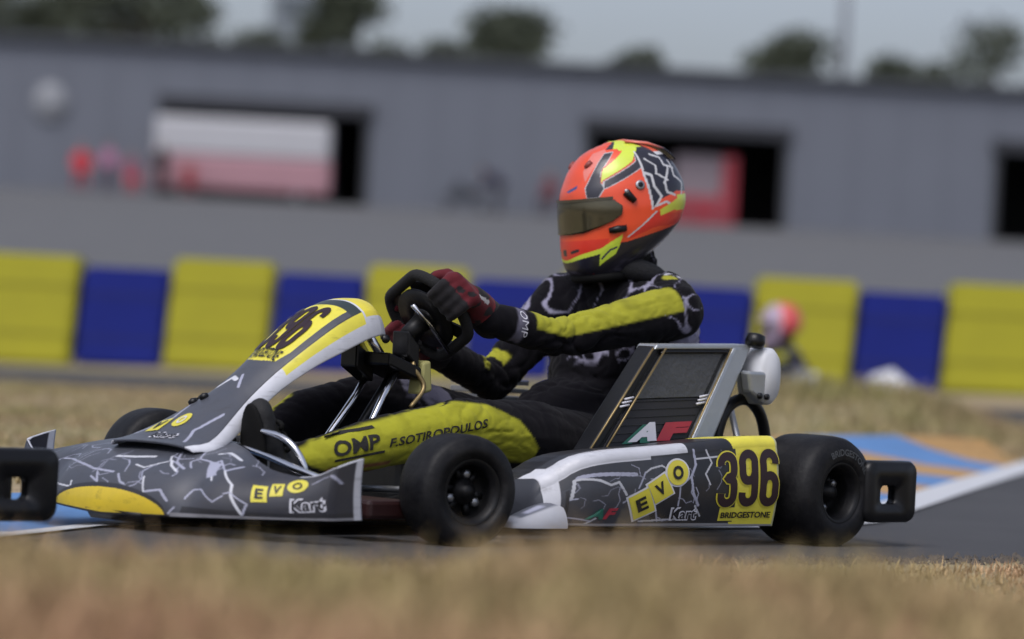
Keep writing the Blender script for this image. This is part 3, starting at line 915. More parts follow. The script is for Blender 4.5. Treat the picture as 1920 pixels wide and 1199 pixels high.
def nas_paint(a, t):
    c = np.empty(a.shape + (3,)); c[:] = GREY * 1.0
    at = np.abs(t)
    put(c, at > .70, WHT)
    put(c, (at > .70) & (at < .725), DKG)
    put(c, (at > .725) & (at < .87) & (a > .42) & (a < .74), YEL)
    pl = (a > .405 + .05 * (1 - at / .62) * 0 + .02 * (at / .6) ** 2) & (a < .655) & (at < .58 - .12 * np.clip((.46 - a) / .06, 0, 1))
    put(c, pl, YEL)
    put(c, (at < .70) & (at > .58) & (a > .40) & (a < .66), GREY * .9)
    put(c, (a > .655) & (a < .705) & (at < .72), np.array((.016, .03, .03)))
    put(c, (a > .705) & (at < .80), YEL * [1, .95, .8])
    put(c, (a > .70) & (a < .712) & (at < .85), WHT)
    put(c, (a > .90), WHT * .9)
    put(c, (at > .80) & (a > .70), WHT)
    put(c, dline(a, t, [(.30, -.4), (.335, -.2), (.325, 0)], .9, .1) < .006, WHT)
    put(c, dline(a, t, [(.30, .3), (.345, .05)], .9, .1) < .004, LIL)
    for L in ([(.10, -.6), (.16, -.3), (.22, -.45)], [(.05, .5), (.12, .35), (.2, .55)]):
        put(c, dline(a, t, L, .9, .15) < .0035, LIL)
    put(c, (at > .985), WHT * .7)
    return c
nas = surface('front_number_panel', nassau_S, 0, 1, -1, 1, 360, 240, nas_paint, M_BODY, kart, flip=True)
nas['label'] = 'sloping grey front panel with yellow number plate'
solid(nas, .006, -1)
def naf(c, ax, ay, off=.0015): return on_surface(nassau_S, c, ax, ay, off, sgn=-1)

decal('number', number2d('396', .15), naf((.54, -.10), (.0, 1.02), (.19, 0), .003), M_MAROON, nas)
lettering('sponsor_word', 'BRIDGESTONE', naf((.432, .04), (.0, .86), (.034, 0), .003), M_INK, nas, .02, 0)
decal('logo_disc', disc2d(), naf((.148, -.04), (.0, .24), (.05, 0)), M_YEL, nas)
lettering('logo_letter', 'O', naf((.148, -.04), (.0, .11), (.027, 0), .003), M_WINK, nas, .02, 0)
decal('logo_tile', quad2d(), naf((.125, -.33), (.008, .20), (.05, -.03)), M_YEL, nas)
lettering('logo_letter', 'V', naf((.125, -.33), (.006, .13), (.035, -.02), .003), M_INK, nas, .03, 0)
lettering('word_outline', 'Kart', naf((.074, .05), (.012, .40), (.046, .0), .0015), M_WINK, nas, .06, 0)
lettering('word', 'Kart', naf((.074, .05), (.012, .36), (.036, .0), .003), M_INK, nas, .015, 0)
mobj('fixing_bolt', *lathe_geo([(0, .011), (.006, .010), (.008, 0)], (1.04, .105, .462), (.2, 1, .2), 14), M_BLACK, nas)
for a_, t_ in ((.235, -.52), (.245, -.30)):
    mobj('fixing_bolt', *lathe_geo([(-.004, .012), (.008, .011), (.012, 0)], nassau_S(np.array(a_), np.array(t_)), (.5, -.35, 1), 14), M_BLACK, nas)

POD_BOLTS = [
  [(0.85, 0.573), (0.86, 0.353)], [(0.87, 0.353), (0.844, 0.345)], [(0.85, 0.587), (0.776, 0.515), (0.737, 0.453), (0.703, 0.477), (0.671, 0.339)],
  [(0.375, 0.731), (0.371, 0.597), (0.393, 0.489), (0.383, 0.329), (0.355, 0.204)], [(0.365, 0.649), (0.246, 0.653)],
  [(0.393, 0.489), (0.441, 0.399), (0.443, 0.206)], [(0.589, 0.557), (0.563, 0.597), (0.517, 0.617), (0.485, 0.559)], [(0.681, 0.255), (0.623, 0.357)],
  [(0.78, 0.088), (0.812, 0.022)], [(0.551, 0.269), (0.523, 0.056)], [(0.601, 0.054), (0.395, 0.078)], [(.62, .40), (.59, .56)],
  [(.37, .2), (.34, .1)], [(.88, .12), (.80, .06)], [(.32, .72), (.30, .6), (.33, .5), (.31, .4)]]
PODK = 1.087
def pod_paint(un, v):
    u = un / PODK
    c = np.empty(u.shape + (3,)); c[:] = GREY * .72
    k_ = np.clip((.55 - u) / .18, 0, 1)[..., None]
    c[:] = c * (1 - k_) + DKG * .55 * k_
    put(c, (v > .52) & (u > .55), GREY * .55)
    lo = .63 + .20 * np.clip((u - .80) / .1, 0, 1)
    put(c, dline(u, v, [(.84, .60), (.80, .585), (.63, .545)], .8, .30) < .006, LIL)
    put(c, inpoly(u, v, [(.6, .31), (.5, .62), (.43, .62), (.38, .45), (.43, .1), (.55, .05)]), BLK)
    for i, L in enumerate(POD_BOLTS):
        put(c, dline(u, v, L, .81, .30) < (.0038 if i in (0, 2, 3) else .0026), LIL if i % 2 else WHT * .8)
    rp_ = np.random.default_rng(5)
    for k in range(26):
        p = np.array([rp_.uniform(.24, .86), rp_.uniform(.05, .6)]); L = [tuple(p)]
        hd = rp_.uniform(0, 6.28)
        for q in range(rp_.integers(2, 5)):
            hd += rp_.choice([-1, 1]) * rp_.uniform(.5, 1.1)
            p = p + np.array([math.cos(hd) * .035, math.sin(hd) * .09]) * rp_.uniform(.4, 1.0); L.append(tuple(p))
        put(c, dline(u, v, L, .81, .30) < rp_.uniform(.0008, .0018), LIL * rp_.uniform(.5, 1.0))
    # white rim along the top and the front
    put(c, (v > .715) & (v < .86) & (u > .40), WHT * .9)
    put(c, (v > .685) & (v < .74) & (u > .56 + 0 * v), WHT * .9)
    put(c, (un > .96), WHT)
    put(c, (un > .938) & (un < .948) & (v < .5), DKG * .6)
    put(c, (v < .03), np.array((.25, .25, .27)))
    put(c, (v > .90), DKG * .5)
    # number plate
    put(c, (u < .20 + .015 * np.sin(v * 9)) & (v > .02), YEL)
    put(c, (u < .255) & (v > .04) & (v < .72) & (u >= .19) & (v < .70), YEL * 0 + DKG * .5)
    put(c, (u < .255) & (v > .05) & (v < .17), YEL)
    put(c, (un < .008), np.array((.45, .45, .25)))
    return c
pod = surface('side_pod', pod_S, 0, 1, 0, 1, 420, 190, pod_paint, M_BODY, kart, flip=False)
pod['label'] = 'left side pod with logo and yellow number plate'
solid(pod, .006, 1)
def pdf(c, ax, ay, off=.0015): return on_surface(pod_S, (c[0] * PODK, c[1]), (ax[0] * PODK, ax[1]), (ay[0] * PODK, ay[1]), off, sgn=-1)
decal('number_outline', number2d('396', .15, .025), pdf((.140, .43), (-.275, 0), (0, .51), .0015), M_YEL, pod)
decal('number', number2d('396', .15), pdf((.140, .43), (-.275, 0), (0, .51), .003), M_MAROON, pod)
lettering('sponsor_word', 'BRIDGESTONE', pdf((.137, .105), (-.225, 0), (.0, .055), .003), M_INK, pod, .03, 0)
def tile(c, w, h, rot, ch, disc=False):
    cr, sr = math.cos(rot), math.sin(rot)
    ku, kv = 1 / .81, 1 / .30
    ax = lambda s: (-s * cr * ku, s * sr * kv); ay = lambda s: (s * sr * ku, s * cr * kv)
    sh = disc2d() if disc else quad2d()
    decal('logo_edge', sh, pdf(c, ax(w * 1.16), ay(h * 1.14), .0015), M_WINK, pod)
    decal('logo_disc' if disc else 'logo_tile', sh, pdf(c, ax(w), ay(h), .003), M_YEL, pod)
    lettering('logo_letter', ch, pdf(c, ax(w * .5), ay(h * .55), .0045), M_INK, pod, .04, 0)
tile((.605, .235), .074, .076, math.radians(24), 'E')
tile((.530, .385), .068, .068, math.radians(28), 'V')
tile((.455, .535), .074, .074, 0, 'O', True)
lettering('word_outline', 'Kart', pdf((.415, .125), (-.118, 0), (.0, .135), .0015), M_WINK, pod, .06, 0)
lettering('word', 'Kart', pdf((.415, .125), (-.106, 0), (.0, .105), .003), M_INK, pod, .015, 0)
lettering('badge_letter', 'A', pdf((.775, .14), (-.062, 0), (-.02, .12), .0015), M_GINK, pod, .05, 0)
lettering('badge_letter', 'F', pdf((.728, .14), (-.038, 0), (-.02, .12), .0015), M_RINK, pod, .05, 0)
# white lip in front of the pod
U, V_ = np.meshgrid(np.linspace(0, math.pi, 21), np.linspace(0, 1, 12), indexing='ij')
lipx = .90 + .165 * V_ ** .8
lip = np.stack([lipx, .556 + .055 * np.cos(U) * (1 - .55 * V_ ** 2.5) + .012 * V_, .046 + (.042 * (1 - V_) ** .7 + .022) * np.sin(U) * (1 - .4 * V_)], -1).reshape(-1, 3)
lipc = np.empty(U.shape + (3,)); lipc[:] = WHT * .7
put(lipc, (U > .95) & (U < 2.3) & (V_ > .06) & (V_ < .78), GREY * 1.6)
put(lipc, (U > 1.25) & (U < 1.42) & (V_ > .2) & (V_ < .6), LIL)
mobj('front_lip', lip, grid_faces(21, 12) + [tuple(i * 12 + 11 for i in range(21))], M_BODY, pod, True, lipc.reshape(-1, 3))
vv_ = np.linspace(0, 1, 40)
fe = pod_S(np.full(40, .999), vv_)
fe = np.concatenate([fe, [[fe[-1, 0], fe[-1, 1], .05]]])
nose_ = np.array([PODX1 + .035, .535, .085])
mobj('front_face', np.concatenate([fe, [nose_]]), [(i, i + 1, 41) for i in range(40)] + [(40, 0, 41)], plain('pod_front_grey', GREY * .8, .4), pod)
# far side pod (same shell mirrored, plain livery)
def podR(u, v): P = pod_S(u, v); P[..., 1] *= -1; return P
solid(surface('side_pod', podR, 0, 1, 0, 1, 60, 40, lambda u, v: np.broadcast_to(GREY, u.shape + (3,)).copy(), M_BODY, kart, flip=True), .006, 1)

# wheels ---------------------------------------------------------------
def wheel(x, y, R, W, steer, side, letters=False):
    s = side
    prof = [(.455, .072), (.49, .080), (.505, .60 * R), (.49, .78 * R), (.445, .92 * R), (.37, .978 * R), (.25, .997 * R), (.1, R), (0, R)]
    pr = [(a * W * s, r) for a, r in prof] + [(-a * W * s, r) for a, r in prof[::-1][1:]] + [(-.40 * W * s, .062), (.40 * W * s, .062)]
    rp = [(.475 * W * s, .076), (.48 * W * s, .071), (.40 * W * s, .064), (.22 * W * s, .060), (.06 * W * s, .056), (.05 * W * s, .012), (.05 * W * s, .0005)]
    rp2 = [(-.475 * W * s, .076), (-.48 * W * s, .071), (-.3 * W * s, .060), (.05 * W * s, .054)]
    b = MB().lathe(rp, (0, 0, 0), (0, 1, 0), 40, False, False).lathe(rp2, (0, 0, 0), (0, 1, 0), 40, False, False)
    rim = b.build('wheel', M_RIM, kart)
    rim.location = (x, y, R - .002); rim.rotation_euler = (0, 0, steer)
    mobj('tyre', *lathe_geo(pr, (0, 0, 0), (0, 1, 0), 72, True), M_RUBBER, rim)
    mobj('hub', *lathe_geo([(.0, .034), (.24 * W * s, .028), (.26 * W * s, .016), (.36 * W * s, .014), (.365 * W * s, 0)], (0, 0, 0), (0, 1, 0), 20), M_RIM, rim)
    for k in range(3):
        a = 2 * math.pi * k / 3 + .5 + x
        mobj('wheel_nut', *lathe_geo([(.05 * W * s, .011), (.22 * W * s, .011), (.24 * W * s, .007), (.245 * W * s, 0)], (.040 * math.cos(a), 0, .040 * math.sin(a)), (0, 1, 0), 6), M_STEEL, rim)
    for k in range(6):
        a = 2 * math.pi * k / 6 + .2
        ca, sa = math.cos(a), math.sin(a)
        mobj('spoke', *MB().hexa([(ca * .03 - sa * .006, .06 * W * s, sa * .03 + ca * .006), (ca * .056 - sa * .006, .06 * W * s, sa * .056 + ca * .006),
             (ca * .056 + sa * .006, .06 * W * s, sa * .056 - ca * .006), (ca * .03 + sa * .006, .06 * W * s, sa * .03 - ca * .006),
             (ca * .03 - sa * .006, .20 * W * s, sa * .03 + ca * .006), (ca * .056 - sa * .006, .16 * W * s, sa * .056 + ca * .006),
             (ca * .056 + sa * .006, .16 * W * s, sa * .056 - ca * .006), (ca * .03 + sa * .006, .20 * W * s, sa * .03 - ca * .006)]).__dict__.values(), M_RIM, rim)
    if letters:
        def fn(a, b_):
            an = math.radians(118) - a * math.radians(88); r = R * (.66 + .12 * b_)
            yy = np.interp(r, [.60 * R, .78 * R, .92 * R], [.505 * W, .49 * W, .445 * W]) + .0012
            return np.stack([-r * np.cos(an) * -1, yy * s, r * np.sin(an)], -1) * [-1, 1, 1]
        lettering('sidewall_lettering', 'BRIDGESTONE', fn, M_GREYINK, rim, .02, 1)
    return rim
STEER = math.radians(-10)
wheel(1.2, .545, .130, .130, STEER, 1)
wheel(1.2, -.545, .130, .130, STEER, -1)
wheel(0, .585, .141, .205, 0, 1, True)
wheel(0, -.585, .141, .205, 0, -1)

# chassis, axle, floor --------------------------------------------------
fr = MB()
for s in (1, -1):
    fr.tube(catmull([(1.46, .14 * s, .07), (1.3, .22 * s, .065), (1.1, .30 * s, .065), (.8, .30 * s, .065), (.4, .31 * s, .065), (.1, .32 * s, .075), (-.12, .33 * s, .11)], 5), .016, 10)
    fr.tube([(1.2, .30 * s, .08), (1.2, .46 * s, .11)], .015, 10)
    fr.tube(catmull([(.95, .30 * s, .07), (.93, .5 * s, .08), (.85, .56 * s, .09), (.4, .56 * s, .09), (.3, .5 * s, .08), (.3, .31 * s, .07)], 5), .011, 8)
fr.tube([(1.1, -.30, .065), (1.1, .30, .065)], .015, 10)
fr.tube([(.25, -.31, .065), (.25, .31, .065)], .015, 10)
fr.tube([(-.1, -.33, .105), (-.1, .33, .105)], .015, 10)
fr.build('chassis_frame', plain('frame_black', (.015, .015, .017), .4, .5), kart)
bevel(MB().box(.62, 1.47, -.27, .27, .042, .048).build('floor_tray', M_BLACK, kart, False), .002, 1)
mobj('rear_axle', *tube_geo([(0, -.6, .141), (0, .6, .141)], .025, 16), M_STEEL, kart)
mobj('brake_disc', *lathe_geo([(-.006, .04), (-.006, .095), (.006, .095), (.006, .04)], (0, .22, .141), (0, 1, 0), 32, True), M_STEEL, kart)
mobj('sprocket', *lathe_geo([(-.004, .03), (-.004, .105), (.004, .105), (.004, .03)], (0, -.28, .141), (0, 1, 0), 32, True), M_STEEL, kart)
for s in (1, -1):
    mobj('steering_knuckle', *tube_geo([(1.2, .44 * s, .05), (1.2, .44 * s, .19)], [.02, .02], 10), M_BLACK, kart)
    mobj('tie_rod', *tube_geo([(1.12, .03 * s, .10), (1.14, .42 * s, .12)], .008, 8), M_STEEL, kart)
bevel(MB().box(1.27, 1.40, .30, .47, .055, .10).build('brake_caliper', plain('caliper_red', (.022, .005, .005), .5), kart, False), .01, 2)

# chrome front hoops
mobj('front_hoop', *tube_geo(catmull([(1.47, -.30, .15), (1.485, -.1, .200), (1.49, .05, .203), (1.50, .2, .187), (1.51, .34, .160), (1.50, .46, .135)], 6), .0085, 10), M_CHROME, kart)
mobj('pedal_hoop', *tube_geo(catmull([(1.47, .105, .165), (1.47, .105, .215), (1.475, .12, .238), (1.48, .2, .236), (1.475, .275, .215), (1.46, .31, .165), (1.45, .31, .10)], 6), .008, 10), M_CHROME, kart)
mobj('brake_line', *tube_geo(catmull([(1.49, .22, .07), (1.50, .235, .11), (1.50, .27, .135), (1.49, .31, .125), (1.47, .33, .085)], 6), .006, 8), M_CHROME, kart)
mobj('front_bumper_bar', *tube_geo(catmull([(1.47, -.42, .06), (1.62, -.25, .055), (1.66, 0, .055), (1.62, .25, .055), (1.47, .42, .06)], 6), .010, 10), M_BLACK, kart)
mobj('skid_plate', *MB().hexa([(1.62, -.10, .018), (1.78, -.05, .022), (1.78, .12, .022), (1.60, .22, .018), (1.60, -.12, .045), (1.79, -.06, .045), (1.79, .13, .045), (1.58, .24, .045)]).__dict__.values(), M_BLACK, kart)
for s in (1, -1):
    pd = mobj('pedal', *tube_geo([(1.36, .15 * s, .06), (1.43, .15 * s, .14), (1.455, .15 * s, .21)], .008, 8), M_STEEL, kart)
    bevel(MB().box(1.452, 1.466, .15 * s - .035, .15 * s + .035, .15, .22).build('pedal_pad', M_STEEL, pd, False), .003, 1)

# steering ---------------------------------------------------------------
WC = np.array([.80, 0, .525]); WUP = np.array([.587, 0, .81]); WN = np.array([-.81, 0, .587]); WLT = np.array([0, 1.0, 0])
TURN = math.radians(28)
def wpt(r, ang, n=0.0):
    """ang measured from the driver's left, counter-clockwise to top; the wheel is turned right"""
    a = ang + 0.0
    return WC + r * (math.cos(a) * WLT + math.sin(a) * WUP) + n * WN
ring = []
for k in range(64):
    a = 2 * math.pi * k / 64
    b_ = a - TURN
    r = .124
    r = min(r, .100 / max(.0001, abs(math.sin(b_)))) if abs(math.sin(b_)) > .7 else r
    ring.append(wpt(r, a))
ring = [(ring[i - 1] + 2 * ring[i] + ring[(i + 1) % 64]) / 4 for i in range(64)]
stw = mobj('steering_wheel', *tube_geo(ring, .0145, 12, True), plain('suede_black', (.008, .008, .009), .9, 0, .3, 60, .3), kart)
for a in (-math.pi / 2 - TURN, 0 - TURN, math.pi - TURN):
    p0, p1 = wpt(.02, a), wpt(.110, a)
    d = p1 - p0; d /= np.linalg.norm(d); sd_ = np.cross(WN, d)
    c8 = [p0 - sd_ * .016 - WN * .003, p1 - sd_ * .022 - WN * .003, p1 + sd_ * .022 - WN * .003, p0 + sd_ * .016 - WN * .003]
    mobj('spoke', *MB().hexa(c8 + [q + WN * .006 for q in c8]).__dict__.values(), M_RIM, stw, False)
mobj('hub_pad', *lathe_geo([(-.02, .03), (.012, .036), (.022, .03), (.024, 0)], WC, WN, 20), M_BLACK, stw)
dsp = MB()
q0 = wpt(.0, 0, .024)
dsp.hexa([q0 - WLT * .055 + WUP * .02, q0 + WLT * .055 + WUP * .02, q0 + WLT * .055 + WUP * .085, q0 - WLT * .055 + WUP * .085] + [q + WN * .02 for q in (q0 - WLT * .055 + WUP * .02, q0 + WLT * .055 + WUP * .02, q0 + WLT * .055 + WUP * .085, q0 - WLT * .055 + WUP * .085)])
bevel(dsp.build('dash_display', M_BLACK, stw, False), .005, 2)
mobj('bright_edge', *tube_geo([(.885, .03, .548), (.825, .034, .502), (.752, .03, .436)], .0062, 8), M_CHROME, stw)
CB = np.array([1.13, 0, .09])
mobj('steering_column', *tube_geo([WC, CB], .012, 10), M_BLACK, kart)
for s, x1 in ((.035, 1.12), (-.06, 1.16)):
    mobj('column_strut', *tube_geo([(.905, s, .425), (1.0, s + .03, .325), (x1, s + .09, .20)], .009, 8), M_CHROME, kart)
mobj('column_strut', *tube_geo([(.985, -.02, .475), (.93, -.01, .405)], .012, 8), M_CHROME, kart)
mobj('column_strut', *tube_geo([(1.0, -.035, .46), (.95, -.03, .395)], .008, 8), M_YEL, kart)
cbx = MB()
for (x, y, z, a_, b_, c_) in ((.935, .0, .395, .055, .07, .016), (.985, -.05, .40, .03, .03, .03), (.90, .03, .435, .02, .03, .03)):
    cbx.hexa([(x - a_, y - b_, z - c_ - .015), (x + a_, y - b_, z - c_ + .02), (x + a_, y + b_, z - c_ + .02), (x - a_, y + b_, z - c_ - .015),
              (x - a_, y - b_, z + c_ - .015), (x + a_, y - b_, z + c_ + .02), (x + a_, y + b_, z + c_ + .02), (x - a_, y + b_, z + c_ - .015)])
bevel(cbx.build('column_bracket', M_BLACK, kart, False), .005, 2)
mobj('steering_boss', *tube_geo([WC - WN * .02, WC - WN * .09], [.026, .02], 12), M_RIM, kart)
bevel(MB().hexa([(.84, .02, .34), (.88, .02, .33), (.88, .07, .33), (.84, .07, .34), (.845, .02, .415), (.87, .02, .41), (.87, .065, .41), (.845, .065, .415)]).build('cable_holder', plain('dull_yellow', (.34, .32, .12), .6), kart, False), .006, 2)
mobj('steering_wire', *tube_geo(catmull([(.86, .03, .44), (.90, .06, .40), (.88, .08, .35), (.93, .09, .30)], 6), .006, 6), M_BRASS, kart)
bevel(MB().box(.70, 1.0, -.11, .11, .06, .24).build('fuel_tank', plain('tank_plastic', (.06, .06, .058), .5, 0, .1), kart, False), .03, 3)

# seat ---------------------------------------------------------------
SPX = [.66, .50, .30, .12, -.02, -.10, -.145]; SPZ = [.12, .065, .055, .09, .20, .34, .46]
def seat_S(u, v):
    q = u * 6; x = np.interp(q, range(7), SPX); z = np.interp(q, range(7), SPZ)
    x = (np.interp(q - .3, range(7), SPX) + np.interp(q + .3, range(7), SPX)) / 2; z = (np.interp(q - .3, range(7), SPZ) + np.interp(q + .3, range(7), SPZ)) / 2
    a = np.abs(v); e = np.clip((a - .7) / .3, 0, 1)
    w = .20 + .02 * np.sin(u * 3)
    return np.stack([x + e * .11 * np.clip(u * 2 - .6, 0, 1), np.sign(v) * w * np.clip(a / .75, 0, 1), z + e * .13 * np.clip(1.3 - u * 1.4, 0, 1) + e * .02], -1)
solid(surface('seat', seat_S, 0, 1, -1, 1, 40, 30, None, M_BLACK, kart), .008, 0)
mobj('seat_stay', *tube_geo([(-.05, .33, .14), (-.10, .21, .34)], .009, 8), M_STEEL, kart)

# radiator on the left side --------------------------------------------------
RBL, RBR, RTL, RTR = np.array((.641, .213)), np.array((.215, .238)), np.array((.394, .48)), np.array((.045, .492))
def rad(a, b, y):
    p = (RBL * (1 - a) + RBR * a) * (1 - b) + (RTL * (1 - a) + RTR * a) * b
    return (p[0], y - .03 * b, p[1])
def slab(name, a0, a1, b0, b1, y0, y1, mat, parent, bv=.004):
    v = [rad(a0, b0, y0), rad(a1, b0, y0), rad(a1, b0, y1), rad(a0, b0, y1), rad(a0, b1, y0), rad(a1, b1, y0), rad(a1, b1, y1), rad(a0, b1, y1)]
    return bevel(MB().hexa(v).build(name, mat, parent, False), bv, 2)
rd = slab('radiator', .05, .80, -.06, .97, .375, .42, M_CORE, kart)
rd['label'] = 'tall tilted radiator with silver end tank'
slab('front_tank', -.03, .05, -.08, 1.0, .37, .425, M_BLACK, rd)
slab('rear_tank', .80, 1.0, -.06, 1.0, .36, .435, M_ALU, rd, .008)
slab('top_rail', -.02, 1.0, .97, 1.02, .365, .432, M_ALU, rd)
slab('blind', .10, .74, .50, .93, .421, .426, M_BLIND, rd, .001)
slab('blind_roller', .07, .77, .93, .965, .418, .434, M_BLACK, rd)
slab('lower_panel', .08, .77, -.05, .49, .421, .424, plain('screen_mesh', (.020, .020, .026), .7, 0, .3, 80), rd, .001)
for a in (.075, .775):
    mobj('tension_wire', *tube_geo([rad(a, -.04, .437), rad(a, .98, .437)], .0028, 6), M_BRASS, rd)
mobj('tension_wire', *tube_geo([rad(-.035, -.06, .43), rad(-.035, .98, .43)], .0028, 6), M_BRASS, rd)
for a0, y in ((.70, .430), (-.01, .430)):
    for k in range(3):
        b = .43 + .035 * k
        mobj('white_mark', *tube_geo([rad(a0, b, y), rad(a0 + .075, b + .015, y)], .003, 6), M_WINK, rd)
for k in range(12):
    b = .02 + .075 * k
    if .49 < b < .94: continue
    mobj('fin_row', *tube_geo([rad(.09, b, .4245), rad(.76, b, .4245)], .0012, 4), M_CORE, rd)
mobj('filler_cap', *lathe_geo([(0, .024), (.014, .026), (.030, .024), (.034, .012), (.034, 0)], (.040, .405, .492), (-.25, 0, 1), 18), M_BLACK, rd)
# rounded white cover behind the tank
v2, f2 = [], []
ncv = 28
for (yy, sc) in ((.345, .8), (.355, 1.0), (.42, 1.0), (.435, .82)):
    for k in range(ncv):
        a = 2 * math.pi * k / ncv
        v2.append((-.003 + .040 * sc * math.copysign(abs(math.cos(a)) ** .8, math.cos(a)) - .02 * math.sin(a) * 0, yy, .418 + .073 * sc * math.copysign(abs(math.sin(a)) ** .8, math.sin(a))))
for i in range(3):
    for k in range(ncv): f2.append((i * ncv + k, i * ncv + (k + 1) % ncv, (i + 1) * ncv + (k + 1) % ncv, (i + 1) * ncv + k))
f2 += [tuple(range(ncv))[::-1], tuple(range(3 * ncv, 4 * ncv))]
mobj('end_cover', v2, f2, M_WHITE, rd)
br_ = MB().hexa([(.075, .40, .375), (.02, .40, .345), (.02, .436, .345), (.075, .436, .375), (.09, .40, .43), (.02, .40, .43), (.02, .437, .43), (.09, .437, .43)])
bevel(br_.build('tank_bracket', M_ALU, rd, False), .008, 2)
for xx, zz in ((.045, .368), (.018, .366)):
    mobj('bracket_bolt', *lathe_geo([(0, .008), (.006, .008), (.007, 0)], (xx, .436, zz), (0, 1, 0), 10), M_BLACK, rd)
def rfn(a0, a1, b0, b1, y=.428, skew=.0):
    def fn(p, q):
        a = a0 + (a1 - a0) * p + skew * q; b = b0 + (b1 - b0) * q
        pp = (RBL[None] * (1 - a)[:, None] + RBR[None] * a[:, None]) * (1 - b)[:, None] + (RTL[None] * (1 - a)[:, None] + RTR[None] * a[:, None]) * b[:, None]
        return np.stack([pp[:, 0], y - .03 * b, pp[:, 1]], -1)
    return fn
lettering('badge_letter', 'A', rfn(.25, .50, .085, .27, .4295), M_WINK, rd, .09, 0)
lettering('badge_letter', 'A', rfn(.21, .45, .07, .25, .4285), M_GINK, rd, .12, 0)
lettering('badge_letter', 'F', rfn(.50, .74, .08, .26, .4285), M_RINK, rd, .08, 0)
# hoses and hoops behind the radiator
mobj('tyre_hoop', *tube_geo(catmull([(.12, .36, .22), (.10, .36, .30), (.06, .36, .345), (.0, .36, .355), (-.05, .36, .32), (-.075, .36, .26), (-.08, .36, .20)], 6), .0155, 12), M_BLACK, kart)
mobj('water_hose', *tube_geo(catmull([(.22, .40, .25), (.16, .42, .24), (.08, .40, .235), (.05, .3, .22), (.1, .1, .2)], 6), .015, 10), M_BLACK, kart)
mobj('cable', *tube_geo(catmull([(.95, .40, .15), (.86, .43, .155), (.76, .44, .175), (.68, .44, .215)], 6), .0045, 8), M_BRASS, kart)
mobj('pod_stay', *tube_geo([(.24, .45, .24), (.17, .50, .262), (.13, .48, .22)], .008, 8), M_BLACK, kart)
# engine on the far side
bevel(MB().box(.05, .30, -.50, -.30, .10, .24).build('engine_block', M_ALU, kart, False), .02, 2)
for k in range(6):
    bevel(MB().box(.10, .26, -.47, -.33, .245 + .022 * k, .258 + .022 * k).build('cooling_fin', M_STEEL, kart, False), .002, 1)
mobj('exhaust', *tube_geo(catmull([(.1, -.40, .2), (-.02, -.38, .24), (-.12, -.25, .22), (-.15, 0, .2), (-.15, .15, .2)], 6), [.022] * 6 + [.03] * 6 + [.045] * 8 + [.04] * 4 + [.03], 12), M_STEEL, kart)
# rear bumper
def rrect(x0, x1, z0, z1, r, n=6):
    P = []
    for cx, cz, a0 in ((x1 - r, z1 - r, 0), (x0 + r, z1 - r, 90), (x0 + r, z0 + r, 180), (x1 - r, z0 + r, 270)):
        for k in range(n + 1):
            a = math.radians(a0 + 90 * k / n)
            P.append((cx + r * math.cos(a), cz + r * math.sin(a)))
    return P
def bumper_end(s):
    O, I = rrect(-.285, -.085, .066, .222, .028), rrect(-.205, -.135, .112, .160, .014)
    n = len(O); V = []
    y1, y0 = .70 * s, .668 * s
    for sc, yy in ((.93, y1), (1.0, y1 - .012 * s), (1.0, y0)):
        for x, z in O: V.append((-.185 + (x + .185) * sc, yy, .144 + (z - .144) * sc))
    for yy in (y1, y0):
        for x, z in I: V.append((x, yy, z))
    F_ = []
    def br(i, j):
        for k in range(n): F_.append((i * n + k, i * n + (k + 1) % n, j * n + (k + 1) % n, j * n + k))
    br(0, 1); br(1, 2); br(2, 4); br(4, 3); br(3, 0)
    return V, F_
rbo = bevel(MB().box(-.28, -.225, -.55, .55, .075, .21).build('rear_bumper', M_BLACK, kart, False), .02, 3)
for s in (1, -1):
    be = mobj('bumper_end', *bumper_end(s), M_BLACK, rbo)
    for z0, z1 in ((.078, .104), (.170, .207)):
        bevel(MB().box(-.272, -.232, min(.55 * s, .68 * s), max(.55 * s, .68 * s), z0, z1).build('bumper_link', M_BLACK, rbo, False), .008, 2)
for s in (1, -1): mobj('bumper_stay', *tube_geo([(-.1, .2 * s, .105), (-.24, .2 * s, .12)], .012, 8), M_STEEL, rbo)
backplate = mobj('wheel_back', *lathe_geo([(-.004, .02), (-.004, .085), (.004, .085), (.004, .02)], WC - WN * .012, WN, 24, True), M_RIM, stw)
tag(kart, 'grey and yellow racing kart numbered 396 with lightning graphics, in sharp focus', 'kart', 'racing karts on the track')
# ------------------------------------------------------------------ people: skin a set of capsules into one continuous surface
def capsule(a, b, ra, rb, n=14, m=5):
    a, b = np.array(a, float), np.array(b, float)
    d = b - a; L = np.linalg.norm(d); d = d / (L + 1e-9)
    prof = []
    for k in range(m + 1):
        t = math.pi / 2 * k / m
        prof.append((-ra * math.cos(t), max(1e-4, ra * math.sin(t))))
    for k in range(m + 1):
        t = math.pi / 2 * k / m
        prof.append((L + rb * math.sin(t), max(1e-4, rb * math.cos(t))))
    return lathe_geo(prof, a, d, n)
def ellipsoid(c, r, n=20, m=14, rot=None):
    V, F_ = [], []
    for i in range(m + 1):
        t = math.pi * i / m
        for k in range(n):
            p = 2 * math.pi * k / n
            q = np.array([r[0] * max(1e-3, math.sin(t)) * math.cos(p), r[1] * max(1e-3, math.sin(t)) * math.sin(p), r[2] * math.cos(t)])
            if rot is not None: q = rot @ q
            V.append(np.array(c) + q)
    for i in range(m):
        for k in range(n): F_.append((i * n + k, (i + 1) * n + k, (i + 1) * n + (k + 1) % n, i * n + (k + 1) % n))
    F_ += [tuple(range(n)), tuple(range(m * n, (m + 1) * n))[::-1]]
    return V, F_
